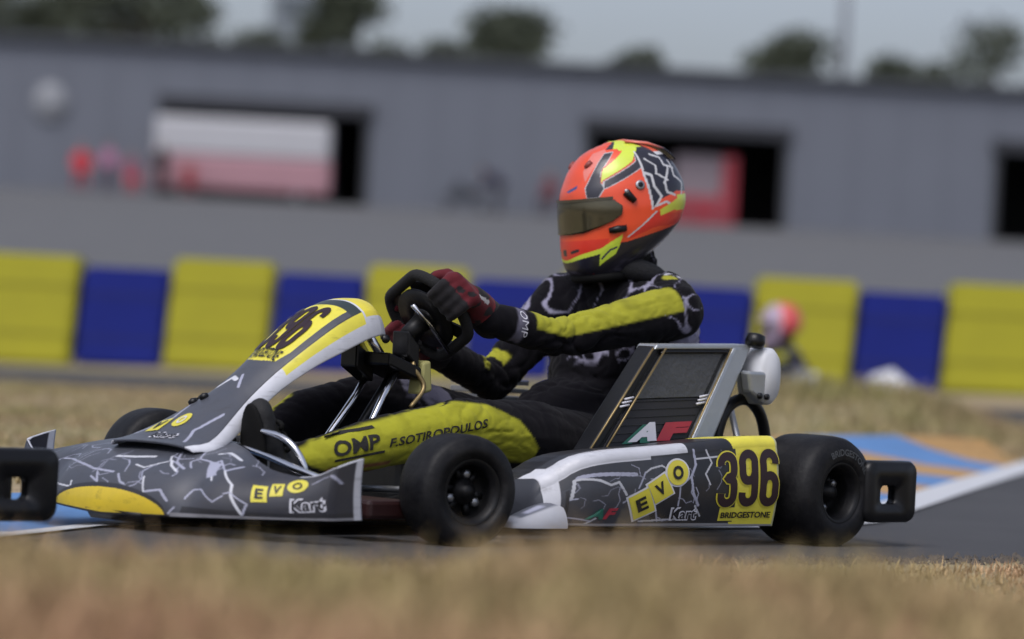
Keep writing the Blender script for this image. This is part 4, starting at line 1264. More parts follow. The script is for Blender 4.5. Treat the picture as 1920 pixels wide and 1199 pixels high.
def skin(parts, voxel, smooth=3):
    b = MB()
    for p in parts: b.add(*p)
    me = mesh_data('tmp', b.v, b.f)
    o = obj('tmp', me)
    md = o.modifiers.new('r', 'REMESH'); md.mode = 'VOXEL'; md.voxel_size = voxel
    bpy.context.view_layer.update()
    ev = o.evaluated_get(bpy.context.evaluated_depsgraph_get()).to_mesh()
    nv = len(ev.vertices); V = np.empty(nv * 3, np.float32); ev.vertices.foreach_get('co', V); V = V.reshape(-1, 3).astype(float)
    F_ = [tuple(p.vertices) for p in ev.polygons]
    E_ = np.empty(len(ev.edges) * 2, np.int32); ev.edges.foreach_get('vertices', E_); E_ = E_.reshape(-1, 2)
    bpy.data.objects.remove(o); bpy.data.meshes.remove(me)
    for _ in range(smooth):
        s = np.zeros_like(V); c = np.zeros(nv)
        np.add.at(s, E_[:, 0], V[E_[:, 1]]); np.add.at(s, E_[:, 1], V[E_[:, 0]]); np.add.at(c, E_[:, 0], 1); np.add.at(c, E_[:, 1], 1)
        V = .45 * V + .55 * s / c[:, None]
    return V, F_
def normals(V, F_):
    N = np.zeros_like(V)
    q = np.array([f if len(f) == 4 else (*f, f[2]) for f in F_])
    fn = np.cross(V[q[:, 2]] - V[q[:, 0]], V[q[:, 3]] - V[q[:, 1]])
    for k in range(4): np.add.at(N, q[:, k], fn)
    return N / (np.linalg.norm(N, axis=1, keepdims=True) + 1e-12)
def bone_t(V, a, b):
    a, b = np.array(a), np.array(b); d = b - a
    t = np.clip((V - a) @ d / (d @ d), 0, 1)
    q = V - (a + t[:, None] * d)
    return t, np.linalg.norm(q, axis=1), q

# ------------------------------------------------------------------ the driver
driver = empty('person', KLOC, KROT)
J = dict(pel=(.30, 0, .20), bel=(.20, 0, .33), che=(.09, 0, .50), nec=(.085, 0, .66),
         lsh=(.135, .215, .572), lel=(.50, .155, .487), lwr=(.715, .125, .528),
         rsh=(.12, -.205, .59), rel=(.36, -.21, .365), rwr=(.60, -.165, .435),
         lhi=(.36, .13, .185), lkn=(.86, .195, .262), lan=(1.34, .165, .165),
         rhi=(.36, -.13, .185), rkn=(.80, -.15, .315), ran=(1.25, -.145, .165))
parts = [ellipsoid((.055, 0, .51), (.145, .20, .16)), ellipsoid((.13, 0, .40), (.155, .185, .17)), ellipsoid((.25, 0, .25), (.19, .195, .145)),
         capsule(J['lsh'], J['rsh'], .074, .074), capsule((.07, 0, .60), (.105, 0, .70), .105, .085),
         capsule((.06, .10, .61), J['lsh'], .075, .074), capsule((.06, -.10, .61), J['rsh'], .075, .074),
         capsule(J['lsh'], (.32, .19, .528), .076, .061), capsule((.32, .19, .528), J['lel'], .061, .052), capsule(J['lel'], J['lwr'], .052, .043),
         capsule(J['rsh'], J['rel'], .075, .056), capsule(J['rel'], J['rwr'], .055, .044),
         capsule(J['lhi'], (.6, .17, .235), .115, .098), capsule((.6, .17, .235), J['lkn'], .095, .070), capsule(J['lkn'], (1.08, .19, .226), .071, .064), capsule((1.08, .19, .226), J['lan'], .064, .050),
         capsule(J['rhi'], J['rkn'], .115, .072), capsule(J['rkn'], (1.05, -.16, .265), .072, .064), capsule((1.05, -.16, .265), J['ran'], .064, .048)]
SV, SF = skin(parts, .006, 6)
SN = normals(SV, SF)
bones = {k: bone_t(SV, J[k[0]], J[k[1]]) for k in (('lsh', 'lel'), ('lel', 'lwr'), ('rsh', 'rel'), ('rel', 'rwr'), ('lhi', 'lkn'), ('lkn', 'lan'), ('rhi', 'rkn'), ('rkn', 'ran'))}
dist = np.stack([bones[k][1] for k in bones], 1); near = dist.argmin(1); dmin = dist.min(1); bk = list(bones)
torso = (SV[:, 0] < .34) & (np.abs(SV[:, 1]) < .2) & (SV[:, 2] > .2) & (np.minimum(bones[bk[0]][1], bones[bk[2]][1]) > .09)
# cloth folds
disp = np.zeros(len(SV))
for i in range(len(SV)):
    p = SV[i]
    k = bk[near[i]]; t = bones[k][0][i]
    f1 = noise.noise(Vector((p[0] * 7, p[1] * 7, p[2] * 9)))
    n2 = noise.noise(Vector((p[0] * 10 + 6 * p[2] + 3, p[1] * 9, p[2] * 19 - 7 * p[0] + 2 * f1)))
    n3 = noise.noise(Vector((p[0] * 19 - 9 * p[2], p[1] * 14 + 4, p[2] * 30 + 12 * p[0] + 3 * f1)))
    c2, c3 = max(0, 1 - 3.0 * abs(n2)) ** 2, max(0, 1 - 3.4 * abs(n3)) ** 2       # narrow creases
    amp = .6
    if k[0] in ('lsh', 'lel', 'rsh', 'rel'):
        je = t if k[1] in ('lel', 'rel') else 1 - t
        amp = .45 + 1.1 * max(0, (je - .5) / .5)
    elif k[0] in ('lkn', 'rkn', 'lhi', 'rhi'):
        je = t if k[1] in ('lkn', 'rkn') else 1 - t
        amp = .32 + .35 * max(0, (je - .6) / .4)
    if torso[i]: amp = 1.0
    disp[i] = .004 * f1 - amp * (.0065 * c2 + .0045 * c3)
SV = SV + SN * disp[:, None]
SN = normals(SV, SF)
SY = np.array((.315, .31, .030)); SB = np.array((.0038, .0034, .0055)); SPUR = np.array((.26, .25, .34)); SW = np.array((.5, .5, .55))
sc_ = np.empty((len(SV), 3)); sc_[:] = SB
ZUP = np.array([.0, .25, 1.0]) / np.linalg.norm([0, .25, 1.0])
CELL = .0055
def soft(sd, w=CELL): return np.clip(sd / w + .5, 0, 1)
def lay(alpha, col): sc_[:] = sc_ * (1 - alpha[:, None]) + np.asarray(col) * alpha[:, None]
def sdpoly(X, Y, P):
    d = dline(X, Y, P + P[:1])
    return np.where(inpoly(X, Y, P), d, -d)
def gate(m): return m.astype(float)
LBONE = {('lsh', 'lel'): .37, ('lel', 'lwr'): .22, ('rsh', 'rel'): .34, ('rel', 'rwr'): .26}
def arm(k, lo, hi, f0, f1, side=1):
    """band along an arm between two angles round it (0 = outward, 90 = up)"""
    i = bk.index(k); t, d, q = bones[k]; L = LBONE[k]
    g = gate((near == i) & (d < .115))
    if lo is not None: g = g * soft((t - lo) * L)
    if hi is not None: g = g * soft((hi - t) * L)
    ph = np.degrees(np.arctan2(q[:, 2], q[:, 1] * side))
    f1 = f1(t) if callable(f1) else f1
    return g * soft((ph - f0) * .0011) * soft((f1 - ph) * .0011)
lay(arm(('lsh', 'lel'), .06, None, 6, lambda t: 62 + 110 * np.clip(t * 1.3, 0, 1)), SY)
lay(arm(('lel', 'lwr'), None, .46, 2, 175), SY)
lay(arm(('rsh', 'rel'), .80, .95, 20, 150, -1), SY)
lay(arm(('rel', 'rwr'), .32, .42, 60, 170, -1), SY)
i_ = bk.index(('lel', 'lwr')); t_ = bones[bk[i_]][0]
lay(gate(near == i_) * soft((t_ - .60) * .22) * soft((.73 - t_) * .22) * soft(SN[:, 1] - .35, .2), SPUR * .5)
# yellow leg panels (outer side of each leg)
LEGP = [(1.39, .19), (1.307, .227), (1.175, .262), (1.04, .296), (.901, .322), (.81, .317), (.716, .281), (.651, .214), (.66, .178), (.745, .176), (.852, .155), (1.096, .120), (1.267, .140), (1.352, .162)]
lg = soft(SN[:, 1] - .10, .2) * gate(SV[:, 1] > .1)
lay(soft(sdpoly(SV[:, 0], SV[:, 2], LEGP)) * lg, SY * [1.08, 1.08, .9])
lay(soft(sdpoly(SV[:, 0], SV[:, 2] - .03, LEGP)) * soft(-SN[:, 1] - .1, .2) * gate(SV[:, 1] < -.1), SY)
for L, w, cc in (([(1.30, .150), (1.12, .172)], .005, (.26, .11, .05)), ([(1.30, .137), (1.15, .150)], .004, (.22, .09, .04))):
    lay(soft(w - dline(SV[:, 0], SV[:, 2], L)) * lg, cc)
# grease and wear on the yellow cloth
wear = np.array([noise.noise(Vector((p[0] * 14, p[1] * 14, p[2] * 22))) + .5 * noise.noise(Vector(p * 45)) for p in SV])
isy = (sc_[:, 0] > .2)
sc_[isy] *= (1 - .35 * np.clip(wear[isy], 0, 1))[:, None]
# grey patch on the far knee
lay(gate((SV[:, 1] < -.02) & (near == bk.index(('rhi', 'rkn')))) * soft(.08 - np.abs(SV[:, 0] - .71)) * soft(SN[:, 2] - .35, .2), SPUR * .45)
# chest, back and shoulder graphics
front = gate((bones[bk[0]][1] > .07) & (bones[bk[2]][1] > .065) & (SV[:, 2] > .36) & (SV[:, 0] < .36))
gx, gz = SV[:, 1], SV[:, 2]
chest_l = [[(-.20, .62), (-.17, .57), (-.19, .53), (-.13, .49), (-.06, .50)], [(-.13, .49), (-.10, .55), (-.04, .57), (.02, .53)], [(-.06, .50), (.02, .485), (.08, .51)],
           [(-.17, .57), (-.10, .60)], [(.02, .53), (.09, .56), (.14, .53)], [(-.18, .46), (-.05, .45), (.05, .46)], [(-.15, .51), (-.16, .44)], [(-.10, .55), (-.12, .62), (-.07, .64)], [(.09, .56), (.11, .61), (.06, .63)], [(-.04, .57), (-.02, .62), (.03, .60)], [(.14, .53), (.16, .58), (.12, .62)], [(-.19, .53), (-.22, .56)], [(.02, .485), (.03, .44), (.09, .42)], [(-.06, .50), (-.08, .45), (-.02, .41)]]
vein = np.array([noise.noise(Vector((p[0] * 14, p[1] * 17 + 5, p[2] * 15))) for p in SV])
vmask = np.array([noise.noise(Vector((p[0] * 7 + 9, p[1] * 7, p[2] * 7))) for p in SV])
vthick = .035 + .09 * np.clip(vmask, 0, 1)
lay(np.clip((vthick - np.abs(vein)) / .05 + .3, 0, 1) * front * gate(vmask > -.28) * soft(SN[:, 0] + .15, .3) * soft(SV[:, 2] - .43, .03) * gate(sc_[:, 0] < .15), SPUR)
lay(soft(.030 - np.hypot(gx - .06, gz - .535)) * front * soft(SN[:, 0], .2), SY)
lay(soft(.010 - np.hypot(gx - .06, gz - .535)) * front * soft(SN[:, 0], .2), SB)
back_l = [[(.20, .60), (.17, .54), (.19, .50), (.16, .44)], [(.17, .54), (.12, .50), (.13, .43)], [(.19, .50), (.21, .44)]]
bx = np.where(SN[:, 0] < .45, SV[:, 1], 9)
for L in back_l: lay(soft(.009 - dline(bx, gz, L)) * gate((SV[:, 2] > .38) & (SV[:, 0] < .12) & (bones[bk[0]][0] < .12)), SPUR)
blob = np.hypot((SV[:, 0] - .02) * 1.6, (SV[:, 2] - .50) * .8)
lay(soft(.05 + .03 * wear - blob) * soft(SN[:, 1] - .3, .2) * gate((SV[:, 1] > .12) & (bones[bk[0]][0] < .1) & (sc_[:, 0] < .15)), SPUR)
sh = soft(SN[:, 2] - .1, .2) * gate(SV[:, 2] > .60)
lay(soft(.007 - dline(SV[:, 0], SV[:, 1], [(.10, .145), (.02, .150)])) * sh, SW)
lay(soft(.006 - dline(SV[:, 0], SV[:, 1], [(.00, .09), (-.09, .10)])) * gate(SV[:, 2] > .55), SW)
lay(soft(.022 - np.hypot(SV[:, 0] - .115, SV[:, 1] - .175)) * sh, SY)
suit = mobj('suit', SV, SF, M_SUIT, driver, True, sc_)
suit['label'] = 'black racing suit with yellow sleeve and leg panels'
bvh = BVHTree.FromPolygons([tuple(v) for v in SV], SF)
def side_proj(p0, px, py, off=.0025):
    """word laid on the outer side of the leg: origin, width vector, height vector in (x, z)"""
    def fn(a, b):
        out = []
        for i, j in zip(a, b):
            x = p0[0] + i * px[0] + j * py[0]; z = p0[1] + i * px[1] + j * py[1]
            h = bvh.ray_cast(Vector((x, .6, z)), Vector((0, -1, 0)))
            out.append(tuple(h[0] + Vector((0, off, 0))) if h[0] is not None else (x, .2, z))
        return np.array(out)
    return fn
lettering('leg_word', 'OMP', side_proj((1.292, .181), (-.128, .0245), (-.002, .036)), M_CLOTHINK, suit, .03, 2)
decal('leg_word_bar', quad2d(8), side_proj((1.305, .225), (-.140, .028), (0, .006)), M_CLOTHINK, suit)
decal('leg_word_bar', quad2d(8), side_proj((1.290, .170), (-.140, .026), (0, .006)), M_CLOTHINK, suit)
lettering('leg_name', 'F.SOTIROPOULOS', side_proj((1.138, .208), (-.300, .054), (-.004, .022)), M_CLOTHINK, suit, .02, 2)
def cuff_fn(a, b):
    A, B = np.array(J['lel']), np.array(J['lwr']); d = B - A
    out = []
    for i, j in zip(a, b):
        c_ = A + d * (.705 - .09 * j)
        ang = .85 - 1.5 * i
        n = np.array([0, math.cos(ang), math.sin(ang)])
        h = bvh.ray_cast(Vector(c_ + n * .2), Vector(-n))
        out.append(tuple(h[0] + Vector(n * .002)) if h[0] is not None else tuple(c_ + n * .05))
    return np.array(out)
lettering('cuff_word', 'OMP', cuff_fn, M_WINK, suit, .0, 1)
# collar and neck brace
mobj('collar', *tube_geo([(.10 + .088 * math.cos(a), .085 * math.sin(a), .665 + .022 * math.cos(a)) for a in np.linspace(0, 2 * math.pi, 33)[:-1]], .030, 12, True), plain('collar_black', (.010, .010, .012), .85, 0, .3, 40, .3), driver)

# boots
def boot(y, xo=0):
    ps = [capsule((1.385 + xo, y, .10), (1.40 + xo, y, .15), .042, .046), capsule((1.40 + xo, y, .13), (1.435 + xo, y, .22), .045, .042), capsule((1.435 + xo, y, .22), (1.45 + xo, y, .285), .042, .028),
          capsule((1.33 + xo, y, .165), (1.41 + xo, y, .14), .050, .046)]
    ps += [capsule((1.435 + xo, y + s * .016, .20), (1.452 + xo, y + s * .010, .275), .030, .026) for s in (-1, 1)]
    V, F_ = skin(ps, .006, 3)
    b = mobj('boot', V, F_, plain('boot_suede', (.008, .008, .009), .75, 0, .3, 40, .2), driver)
    rs = np.array([[.97, 0, .17], [0, 1, 0], [-.17, 0, .97]])
    mobj('sole', *ellipsoid((1.462 + xo, y, .195), (.016, .042, .108), 20, 14, rs), M_MATT, b)
    for k in range(3):
        mobj('boot_strap', *tube_geo([(1.395 + .012 * k + xo, y + .045 * math.cos(a), .20 + .025 * k + .0 + .012 * math.sin(a)) for a in np.linspace(-.6, math.pi + .6, 12)], .006, 6), M_MATT, b)
boot(.15, .012)
boot(-.14, -.07)

# gloves: palm and five curled fingers round the wheel rim
def glove(ang, wrist, sgn, label):
    H = wpt(.124, ang)
    O = H - WC; O = O / np.linalg.norm(O)
    T = np.cross(WN, O) * sgn          # along the rim, towards the thumb
    w = np.array(wrist)
    kn = H + O * .034 + WN * .022 - T * .004
    ps = []
    for s in (-.032, -.011, .011, .030):
        ps.append(capsule(w + T * s * .6 + (kn - w) * .25, kn + T * s, .027, .0195))
    ps.append(capsule(w - (kn - w) / np.linalg.norm(kn - w) * .05, w + (kn - w) * .2, .047, .040))
    ps.append(capsule(w + (kn - w) * .2, (w + kn) / 2, .041, .036))
    R0 = .034
    for i, (s, ln) in enumerate(((-.036, .9), (-.012, 1.0), (.012, 1.04), (.035, .96))):
        pts = []
        for a in np.linspace(35, 35 + 205 * ln, 6):
            an = math.radians(a)
            pts.append(H + T * s + (math.cos(an) * WN + math.sin(an) * O) * R0)
        for a_, b_, ra, rb_ in zip(pts[:-1], pts[1:], (.0165, .0155, .0145, .0135, .0125), (.0155, .0145, .0135, .0125, .0115)):
            ps.append(capsule(a_, b_, ra, rb_, 10, 3))
    th = [w + (kn - w) * .5 + T * .03, H + WN * .040 + T * .046 - O * .004, H + WN * .026 + T * .062 - O * .022, H + WN * .004 + T * .066 - O * .034]
    for a_, b_, ra, rb_ in zip(th[:-1], th[1:], (.021, .017, .0145), (.017, .0145, .012)): ps.append(capsule(a_, b_, ra, rb_, 10, 3))
    V, F_ = skin(ps, .0042, 3)
    N = normals(V, F_)
    c = np.empty((len(V), 3)); c[:] = (.095, .008, .014)
    dd = np.linalg.norm(V - H, axis=1)
    tt, di, q = bone_t(V, w, kn)
    if sgn < 0: c[(V - H) @ WN < -.006] = (.010, .009, .011)
    c[(tt < .05)] = (.012, .011, .013)
    c[(tt > .05) & (tt < .12)] = (.16, .012, .018)
    c[(np.abs((q @ T)) < .020) & (tt > .35) & (tt < .72) & ((q @ (O + WN)) > 0)] = (.011, .011, .013)
    for i in range(len(V)):
        if noise.noise(Vector(V[i] * 38)) > .28: c[i] = (.012, .010, .012)
    e = np.abs(np.abs(q @ T) - .021) < .0028
    c[e & (tt > .33) & (tt < .74) & ((q @ (O + WN)) > 0)] = (.38, .37, .38)
    g = mobj('glove', V, F_, M_GLOVE, driver, True, c)
    g['label'] = label
glove(math.radians(28), (.735, .118, .545), -1, 'red and black glove on the near side of the wheel')
glove(math.radians(180 + 28), (.655, -.155, .45), 1, 'dark red glove on the far side of the wheel')

# helmet --------------------------------------------------------------
HP = {
 'visor': [(-0.30, 0.026), (0.662, 0.029), (0.897, 0.032), (1.123, 0.023), (1.254, 0.002), (1.227, -0.018), (1.114, -0.031), (0.906, -0.043), (0.601, -0.057), (-0.3, -0.060)],
 'band': [(0.679, 0.032), (0.627, 0.058), (0.732, 0.097), (0.792, 0.121), (0.871, 0.142), (1.08, 0.144), (0.932, 0.112), (0.871, 0.095), (0.897, 0.069), (0.958, 0.054), (0.871, 0.033)],
 'yel': [(0.906, 0.069), (0.914, 0.105), (1.14, 0.125), (1.314, 0.142), (1.062, 0.167), (2.098, 0.167), (1.619, 0.135), (1.506, 0.117), (1.149, 0.091), (0.932, 0.075)],
 'stripe': [(0.958, 0.054), (0.958, 0.071), (1.471, 0.107), (1.593, 0.116), (1.619, 0.135), (2.054, 0.165), (2.28, 0.161), (1.645, 0.1), (1.288, 0.074), (1.019, 0.056)],
 'rear': [(2.28, 0.161), (2.6, 0.15), (3.2, 0.13), (3.2, 0.02), (2.254, 0.03), (1.863, 0.011), (1.749, -0.009), (1.689, 0.033), (1.662, 0.085), (1.689, 0.126)],
 'rearyel': [(1.889, -0.014), (2.211, 0.008), (3.2, .012), (3.2, -.018), (2.219, -0.018), (1.924, -0.03)],
 'redlow': [(1.462, -0.077), (1.837, -0.017), (2.237, -0.026), (3.2, -.03), (3.2, -.05), (1.88, -0.058), (1.497, -0.081)],
 'lowyel': [(-.1, -.125), (0.192, -0.123), (1.001, -0.099), (1.323, -0.068), (1.341, -0.081), (1.027, -0.113), (0.253, -0.13), (-.1, -.132)],
 'box': [(1.01, -0.11), (1.341, -0.079), (1.358, -0.116), (1.071, -0.144)],
 'chin': [(-.1, -.132), (0.253, -0.13), (1.027, -0.113), (1.071, -0.150), (0.384, -0.2), (-.1, -.2)],
 'latch': [(1.053, -0.051), (1.341, -0.044), (1.358, -0.061), (1.14, -0.064)],
 'frontpink': [(0.471, 0.145), (0.792, 0.154), (0.958, 0.142), (0.705, 0.108), (0.592, 0.074), (0.488, 0.1)],
 'blue': [(0.1, 0.052), (0.427, 0.067), (0.418, 0.058), (0.218, 0.049)]}
FO = np.array((.78, .075, .020)); FR = np.array((.62, .030, .018)); FY = np.array((.60, .72, .06)); NAVY = np.array((.010, .010, .022)); HW = np.array((.62, .62, .64)); PINK = np.array((.72, .20, .16))
def hel_paint(A, Hh):
    a = np.abs((A + math.pi) % (2 * math.pi) - math.pi)
    c = np.empty(A.shape + (3,)); c[:] = FO
    put(c, (Hh < -.075) & (a < 1.1), FR * [1.1, 1.2, 1])
    put(c, inpoly(a, Hh, HP['frontpink']), PINK)
    for k in ('band', 'yel', 'stripe'):
        L = HP[k] + HP[k][:1]
        put(c, dline(a, Hh, L, .13, 1) < .0022, HW * .7 if k != 'yel' else FO * .6)
    put(c, inpoly(a, Hh, HP['band']), NAVY)
    put(c, inpoly(a, Hh, HP['stripe']), NAVY)
    put(c, inpoly(a, Hh, HP['yel']), FY)
    cr = Hh > .152
    put(c, cr & (a > .85) & (a <= 1.08), NAVY)
    put(c, cr & (a > 1.08) & (a < 2.1), FY)
    put(c, cr & (a >= 2.1) & (a < 2.5), NAVY)
    put(c, Hh > .1712, FY)
    put(c, dline(a, Hh, [(.95, .108), (1.15, .129), (1.33, .146)], .13, 1) < .002, FO)
    put(c, inpoly(a, Hh, HP['rear']), NAVY)
    put(c, (a > 2.2) & (Hh > .135), FO * [.9, 1.6, 3])
    put(c, (a > 2.2) & (Hh > .128) & (Hh < .136), HW)
    put(c, (a > 2.25) & (Hh < .02) & (Hh > -.02), FY)
    for L, w in (([(1.66, .14), (1.655, .085), (1.70, .04), (1.75, -.01)], .0026), ([(1.66, .085), (1.79, .077), (1.80, .047), (1.91, .02)], .0032), ([(2.22, .091), (2.01, .054), (2.03, .029), (2.2, .02)], .003),
                 ([(1.79, .12), (1.95, .10), (1.9, .08), (2.1, .06)], .0025), ([(2.4, .11), (2.3, .07), (2.5, .05), (2.4, .02)], .003), ([(2.0, .13), (2.2, .12), (2.15, .10), (2.4, .09)], .003), ([(1.91, .02), (1.80, -.004), (2.0, .005), (2.1, -.004)], .0028)):
        put(c, dline(a, Hh, L, .13, 1) < w, HW * .9)
    put(c, inpoly(a, Hh, HP['redlow']), FR * [1, .8, .8])
    put(c, dline(a, Hh, [(1.45, -.075), (1.83, -.018)], .13, 1) < .0022, HW * .8)
    put(c, inpoly(a, Hh, HP['rearyel']), FY * [.95, .85, 1])
    lowb = -.088 + .032 * np.clip((a - 1.45) / 1.0, 0, 1.2)
    put(c, (Hh < lowb) & (a > 1.36), NAVY * .8)
    put(c, inpoly(a, Hh, HP['chin']), NAVY)
    put(c, (Hh < -.165), NAVY * .7)
    put(c, (Hh < -.112) & (a > .9), NAVY * .8)
    put(c, inpoly(a, Hh, HP['lowyel']), FY)
    put(c, inpoly(a, Hh, HP['box']), FY * [.85, .92, .8])
    put(c, dline(a, Hh, [(1.09, -.125), (1.2, -.105), (1.3, -.1)], .13, 1) < .003, NAVY * 3)
    put(c, inpoly(a, Hh, HP['latch']), NAVY)
    put(c, inpoly(a, Hh, HP['blue']) & (A > 0), np.array((.03, .06, .22)))
    put(c, dline(a, Hh, [(.30, -.105), (.5, -.1)], .13, 1) < .004, NAVY)
    put(c, (a < .10) & (np.abs(Hh + .105) < .008), NAVY)
    put(c, inpoly(a, Hh, HP['visor']), NAVY)
    return c
nA, nH = 420, 240
AA = np.linspace(-math.pi, math.pi, nA, endpoint=False); HH = np.concatenate([np.linspace(-.178, .13, 170), np.linspace(.131, .1725, 70)])
A_, H_ = np.meshgrid(AA, HH, indexing='ij')
PV = helmet_S(A_, H_)
fc = grid_faces(nA, len(HH), True)
hel = mobj('helmet', PV.reshape(-1, 3), fc + [tuple(i * len(HH) + len(HH) - 1 for i in range(nA))], M_HELM, driver, True, hel_paint(A_, H_).reshape(-1, 3))
hel['label'] = 'fluorescent orange, yellow and black full face helmet'
HR = helmet_R()
def hl(p): return np.asarray(p) @ HR.T + HELO
def hel_off(a, h, off):
    a = np.asarray(a, float); h = np.asarray(h, float)
    P = helmet_S(a, h); n = np.cross(helmet_S(a + 1e-3, h) - P, helmet_S(a, h + 1e-3) - P)
    n /= np.linalg.norm(n, axis=-1, keepdims=True) + 1e-12
    return P + n * off
# visor following the shell
nu, nv = 90, 22
VT = lambda u: np.interp(np.abs(u), [0, .3, .6, .85, 1.1, 1.24], [.028, .029, .030, .031, .023, .006])
VB = lambda u: np.interp(np.abs(u), [0, .3, .6, .9, 1.1, 1.24], [-.058, -.058, -.055, -.043, -.031, -.014])
U2, V2 = np.meshgrid(np.linspace(-1.24, 1.24, nu), np.linspace(0, 1, nv), indexing='ij')
hh = VB(U2) + (VT(U2) - VB(U2)) * V2
vis = mobj('visor', hel_off(U2, hh, .0055).reshape(-1, 3), grid_faces(nu, nv), M_VISOR, hel)
solid(vis, .004, -1)
mobj('visor_strip', hel_off(*[q.reshape(-1) for q in np.meshgrid(np.linspace(-1.1, 1.1, 40), np.linspace(.0235, .031, 3), indexing='ij')], .0075), grid_faces(40, 3), plain('visor_strip', (.05, .04, .02), .3), hel)
def hdisc(a, h, r, off, mat, name, thick=.006):
    P = hel_off(a, h, off); Q = hel_off(a, h, off + .01); n = (Q - P) / np.linalg.norm(Q - P)
    return mobj(name, *lathe_geo([(-thick, r), (thick * .6, r), (thick, r * .8), (thick, 0)], P, n, 20), mat, hel)
for s in (1, -1):
    hdisc(1.549 * s, .054, .0125, .001, M_STEEL, 'visor_pivot', .004)
    hdisc(1.549 * s, .054, .007, .005, M_RIM, 'pivot_cap', .002)
    lv = [hel_off(x * s, y, .003) for x, y in ((1.30, .040), (1.36, .028), (1.44, .014))]
    mobj('visor_lever', *tube_geo(lv, [.011, .010, .008], 10), M_BLACK, hel)
    hdisc(1.30 * s, .040, .0055, .013, M_STEEL, 'lever_screw', .003)
    mobj('lower_latch', *tube_geo([hel_off(x * s, y, .002) for x, y in ((1.06, -.055), (1.2, -.053), (1.34, -.052))], [.007, .010, .008], 10), M_BLACK, hel)
    mobj('brow_vent', *tube_geo([hel_off(x * s, y, .001) for x, y in ((.60, .124), (.55, .117), (.50, .110))], [.007, .008, .005], 10), plain('vent_shade', (.25, .05, .04), .5), hel)
# aero tail on the crown
sp = []
for s in np.linspace(-1, 1, 9):
    for (x, z, wf) in ((-.01, .169, .7), (-.07, .158, .85), (-.112, .140, 1), (-.134, .120, 1), (-.140, .110, 1)):
        sp.append(hl((x - .010 * (1 - s * s), .058 * s * wf, z + .004 * (1 - abs(s) ** 3))))
tl = mobj('aero_tail', sp, grid_faces(9, 5), M_HELM, hel, True, np.array([FO * [.95, 2.2, 5] if (i % 5) < 2 else (NAVY if (i // 5) % 3 else HW * .8) for i in range(45)]))
solid(tl, .004, 0)
# neck lining inside the helmet opening
mobj('neck_roll', *tube_geo([tuple(helmet_S(np.array(a), np.array(-.174)) * .97 + np.array(hl((.03, 0, -.16))) * .03) for a in np.linspace(0, 2 * math.pi, 41)[:-1]], .014, 8, True), M_MATT, hel)
mobj('neck_lining', *ellipsoid(hl((.03, 0, -.13)), (.10, .085, .05), 20, 10, HR), M_MATT, hel)
tag(driver, 'kart driver in black and yellow suit and orange helmet gripping the wheel', 'person')
# ------------------------------------------------------------------ the other karts, copied part by part
def copy_tree(o, parent=None):
    c = o.copy(); COL.objects.link(c); c.parent = parent
    for ch in list(o.children): copy_tree(ch, c)
    return c
def recolour(root, name, fn):
    for ch in root.children_recursive:
        if ch.name.split('.')[0] == name and ch.type == 'MESH' and 'col' in ch.data.attributes:
            ch.data = ch.data.copy()
            at = ch.data.attributes['col']; n = len(ch.data.vertices)
            c = np.empty(n * 4, np.float32); at.data.foreach_get('color', c); c = c.reshape(-1, 4)
            v = np.empty(n * 3, np.float32); ch.data.vertices.foreach_get('co', v); v = v.reshape(-1, 3)
            c[:, :3] = fn(c[:, :3], v); at.data.foreach_set('color', c.ravel())
lead = copy_tree(kart); lead.location = (-1.643, 7.604, -.030); lead.rotation_euler = (0, 0, KROT)
lead_d = copy_tree(driver); lead_d.location = lead.location; lead_d.rotation_euler = lead.rotation_euler
tag(lead, 'kart ahead of the nose, only its black rear bumper end and tyre edge showing', 'kart', 'racing karts on the track')
tag(lead_d, 'driver of the kart ahead, in black and yellow suit, outside the frame', 'person', 'drivers of the other karts')
riv = copy_tree(kart); riv.location = (2.22, 26.7, float(zg(2.2, 26.7)) - .03); riv.rotation_euler = (0, 0, math.radians(197))
riv_d = copy_tree(driver); riv_d.location = riv.location; riv_d.rotation_euler = riv.rotation_euler
recolour(riv_d, 'helmet', lambda c, v: np.where(v[:, 0:1] > .17, (.36, .28, .38), np.where(v[:, 2:3] > .80, (.62, .08, .08), (.12, .012, .03))))
recolour(riv_d, 'aero_tail', lambda c, v: c * 0 + np.array((.7, .06, .05)))
tag(riv, 'distant blurred kart facing the same way, hidden behind the sharp kart', 'kart', 'racing karts on the track')
tag(riv_d, 'distant blurred driver with red and white helmet in front of the yellow barrier', 'person', 'drivers of the other karts')
lf = empty('loose_fairing', (3.28, 28.2, float(zg(3.2, 28.2)) + .02), math.radians(-18))
tag(lf, 'blurred white wedge of loose bodywork lying before the blue barrier', 'bodywork')
wv = []
for x_, zt_, hw in ((-.30, .36, .10), (-.12, .42, .14), (.05, .30, .20), (.25, .16, .24), (.45, .05, .26)):
    wv += [(x_, -hw, 0), (x_, -hw, zt_ * .85), (x_, 0, zt_), (x_, hw, zt_ * .85), (x_, hw, 0)]
mobj('shell', wv, grid_faces(5, 5) + [tuple(range(5))[::-1], tuple(range(20, 25)), (0, 5, 10, 15, 20, 24, 19, 14, 9, 4)], M_WHITE, lf)
mobj('edge_trim', *tube_geo([wv[2], wv[7], wv[12], wv[17], wv[22]], .012, 6), M_BLACK, lf)

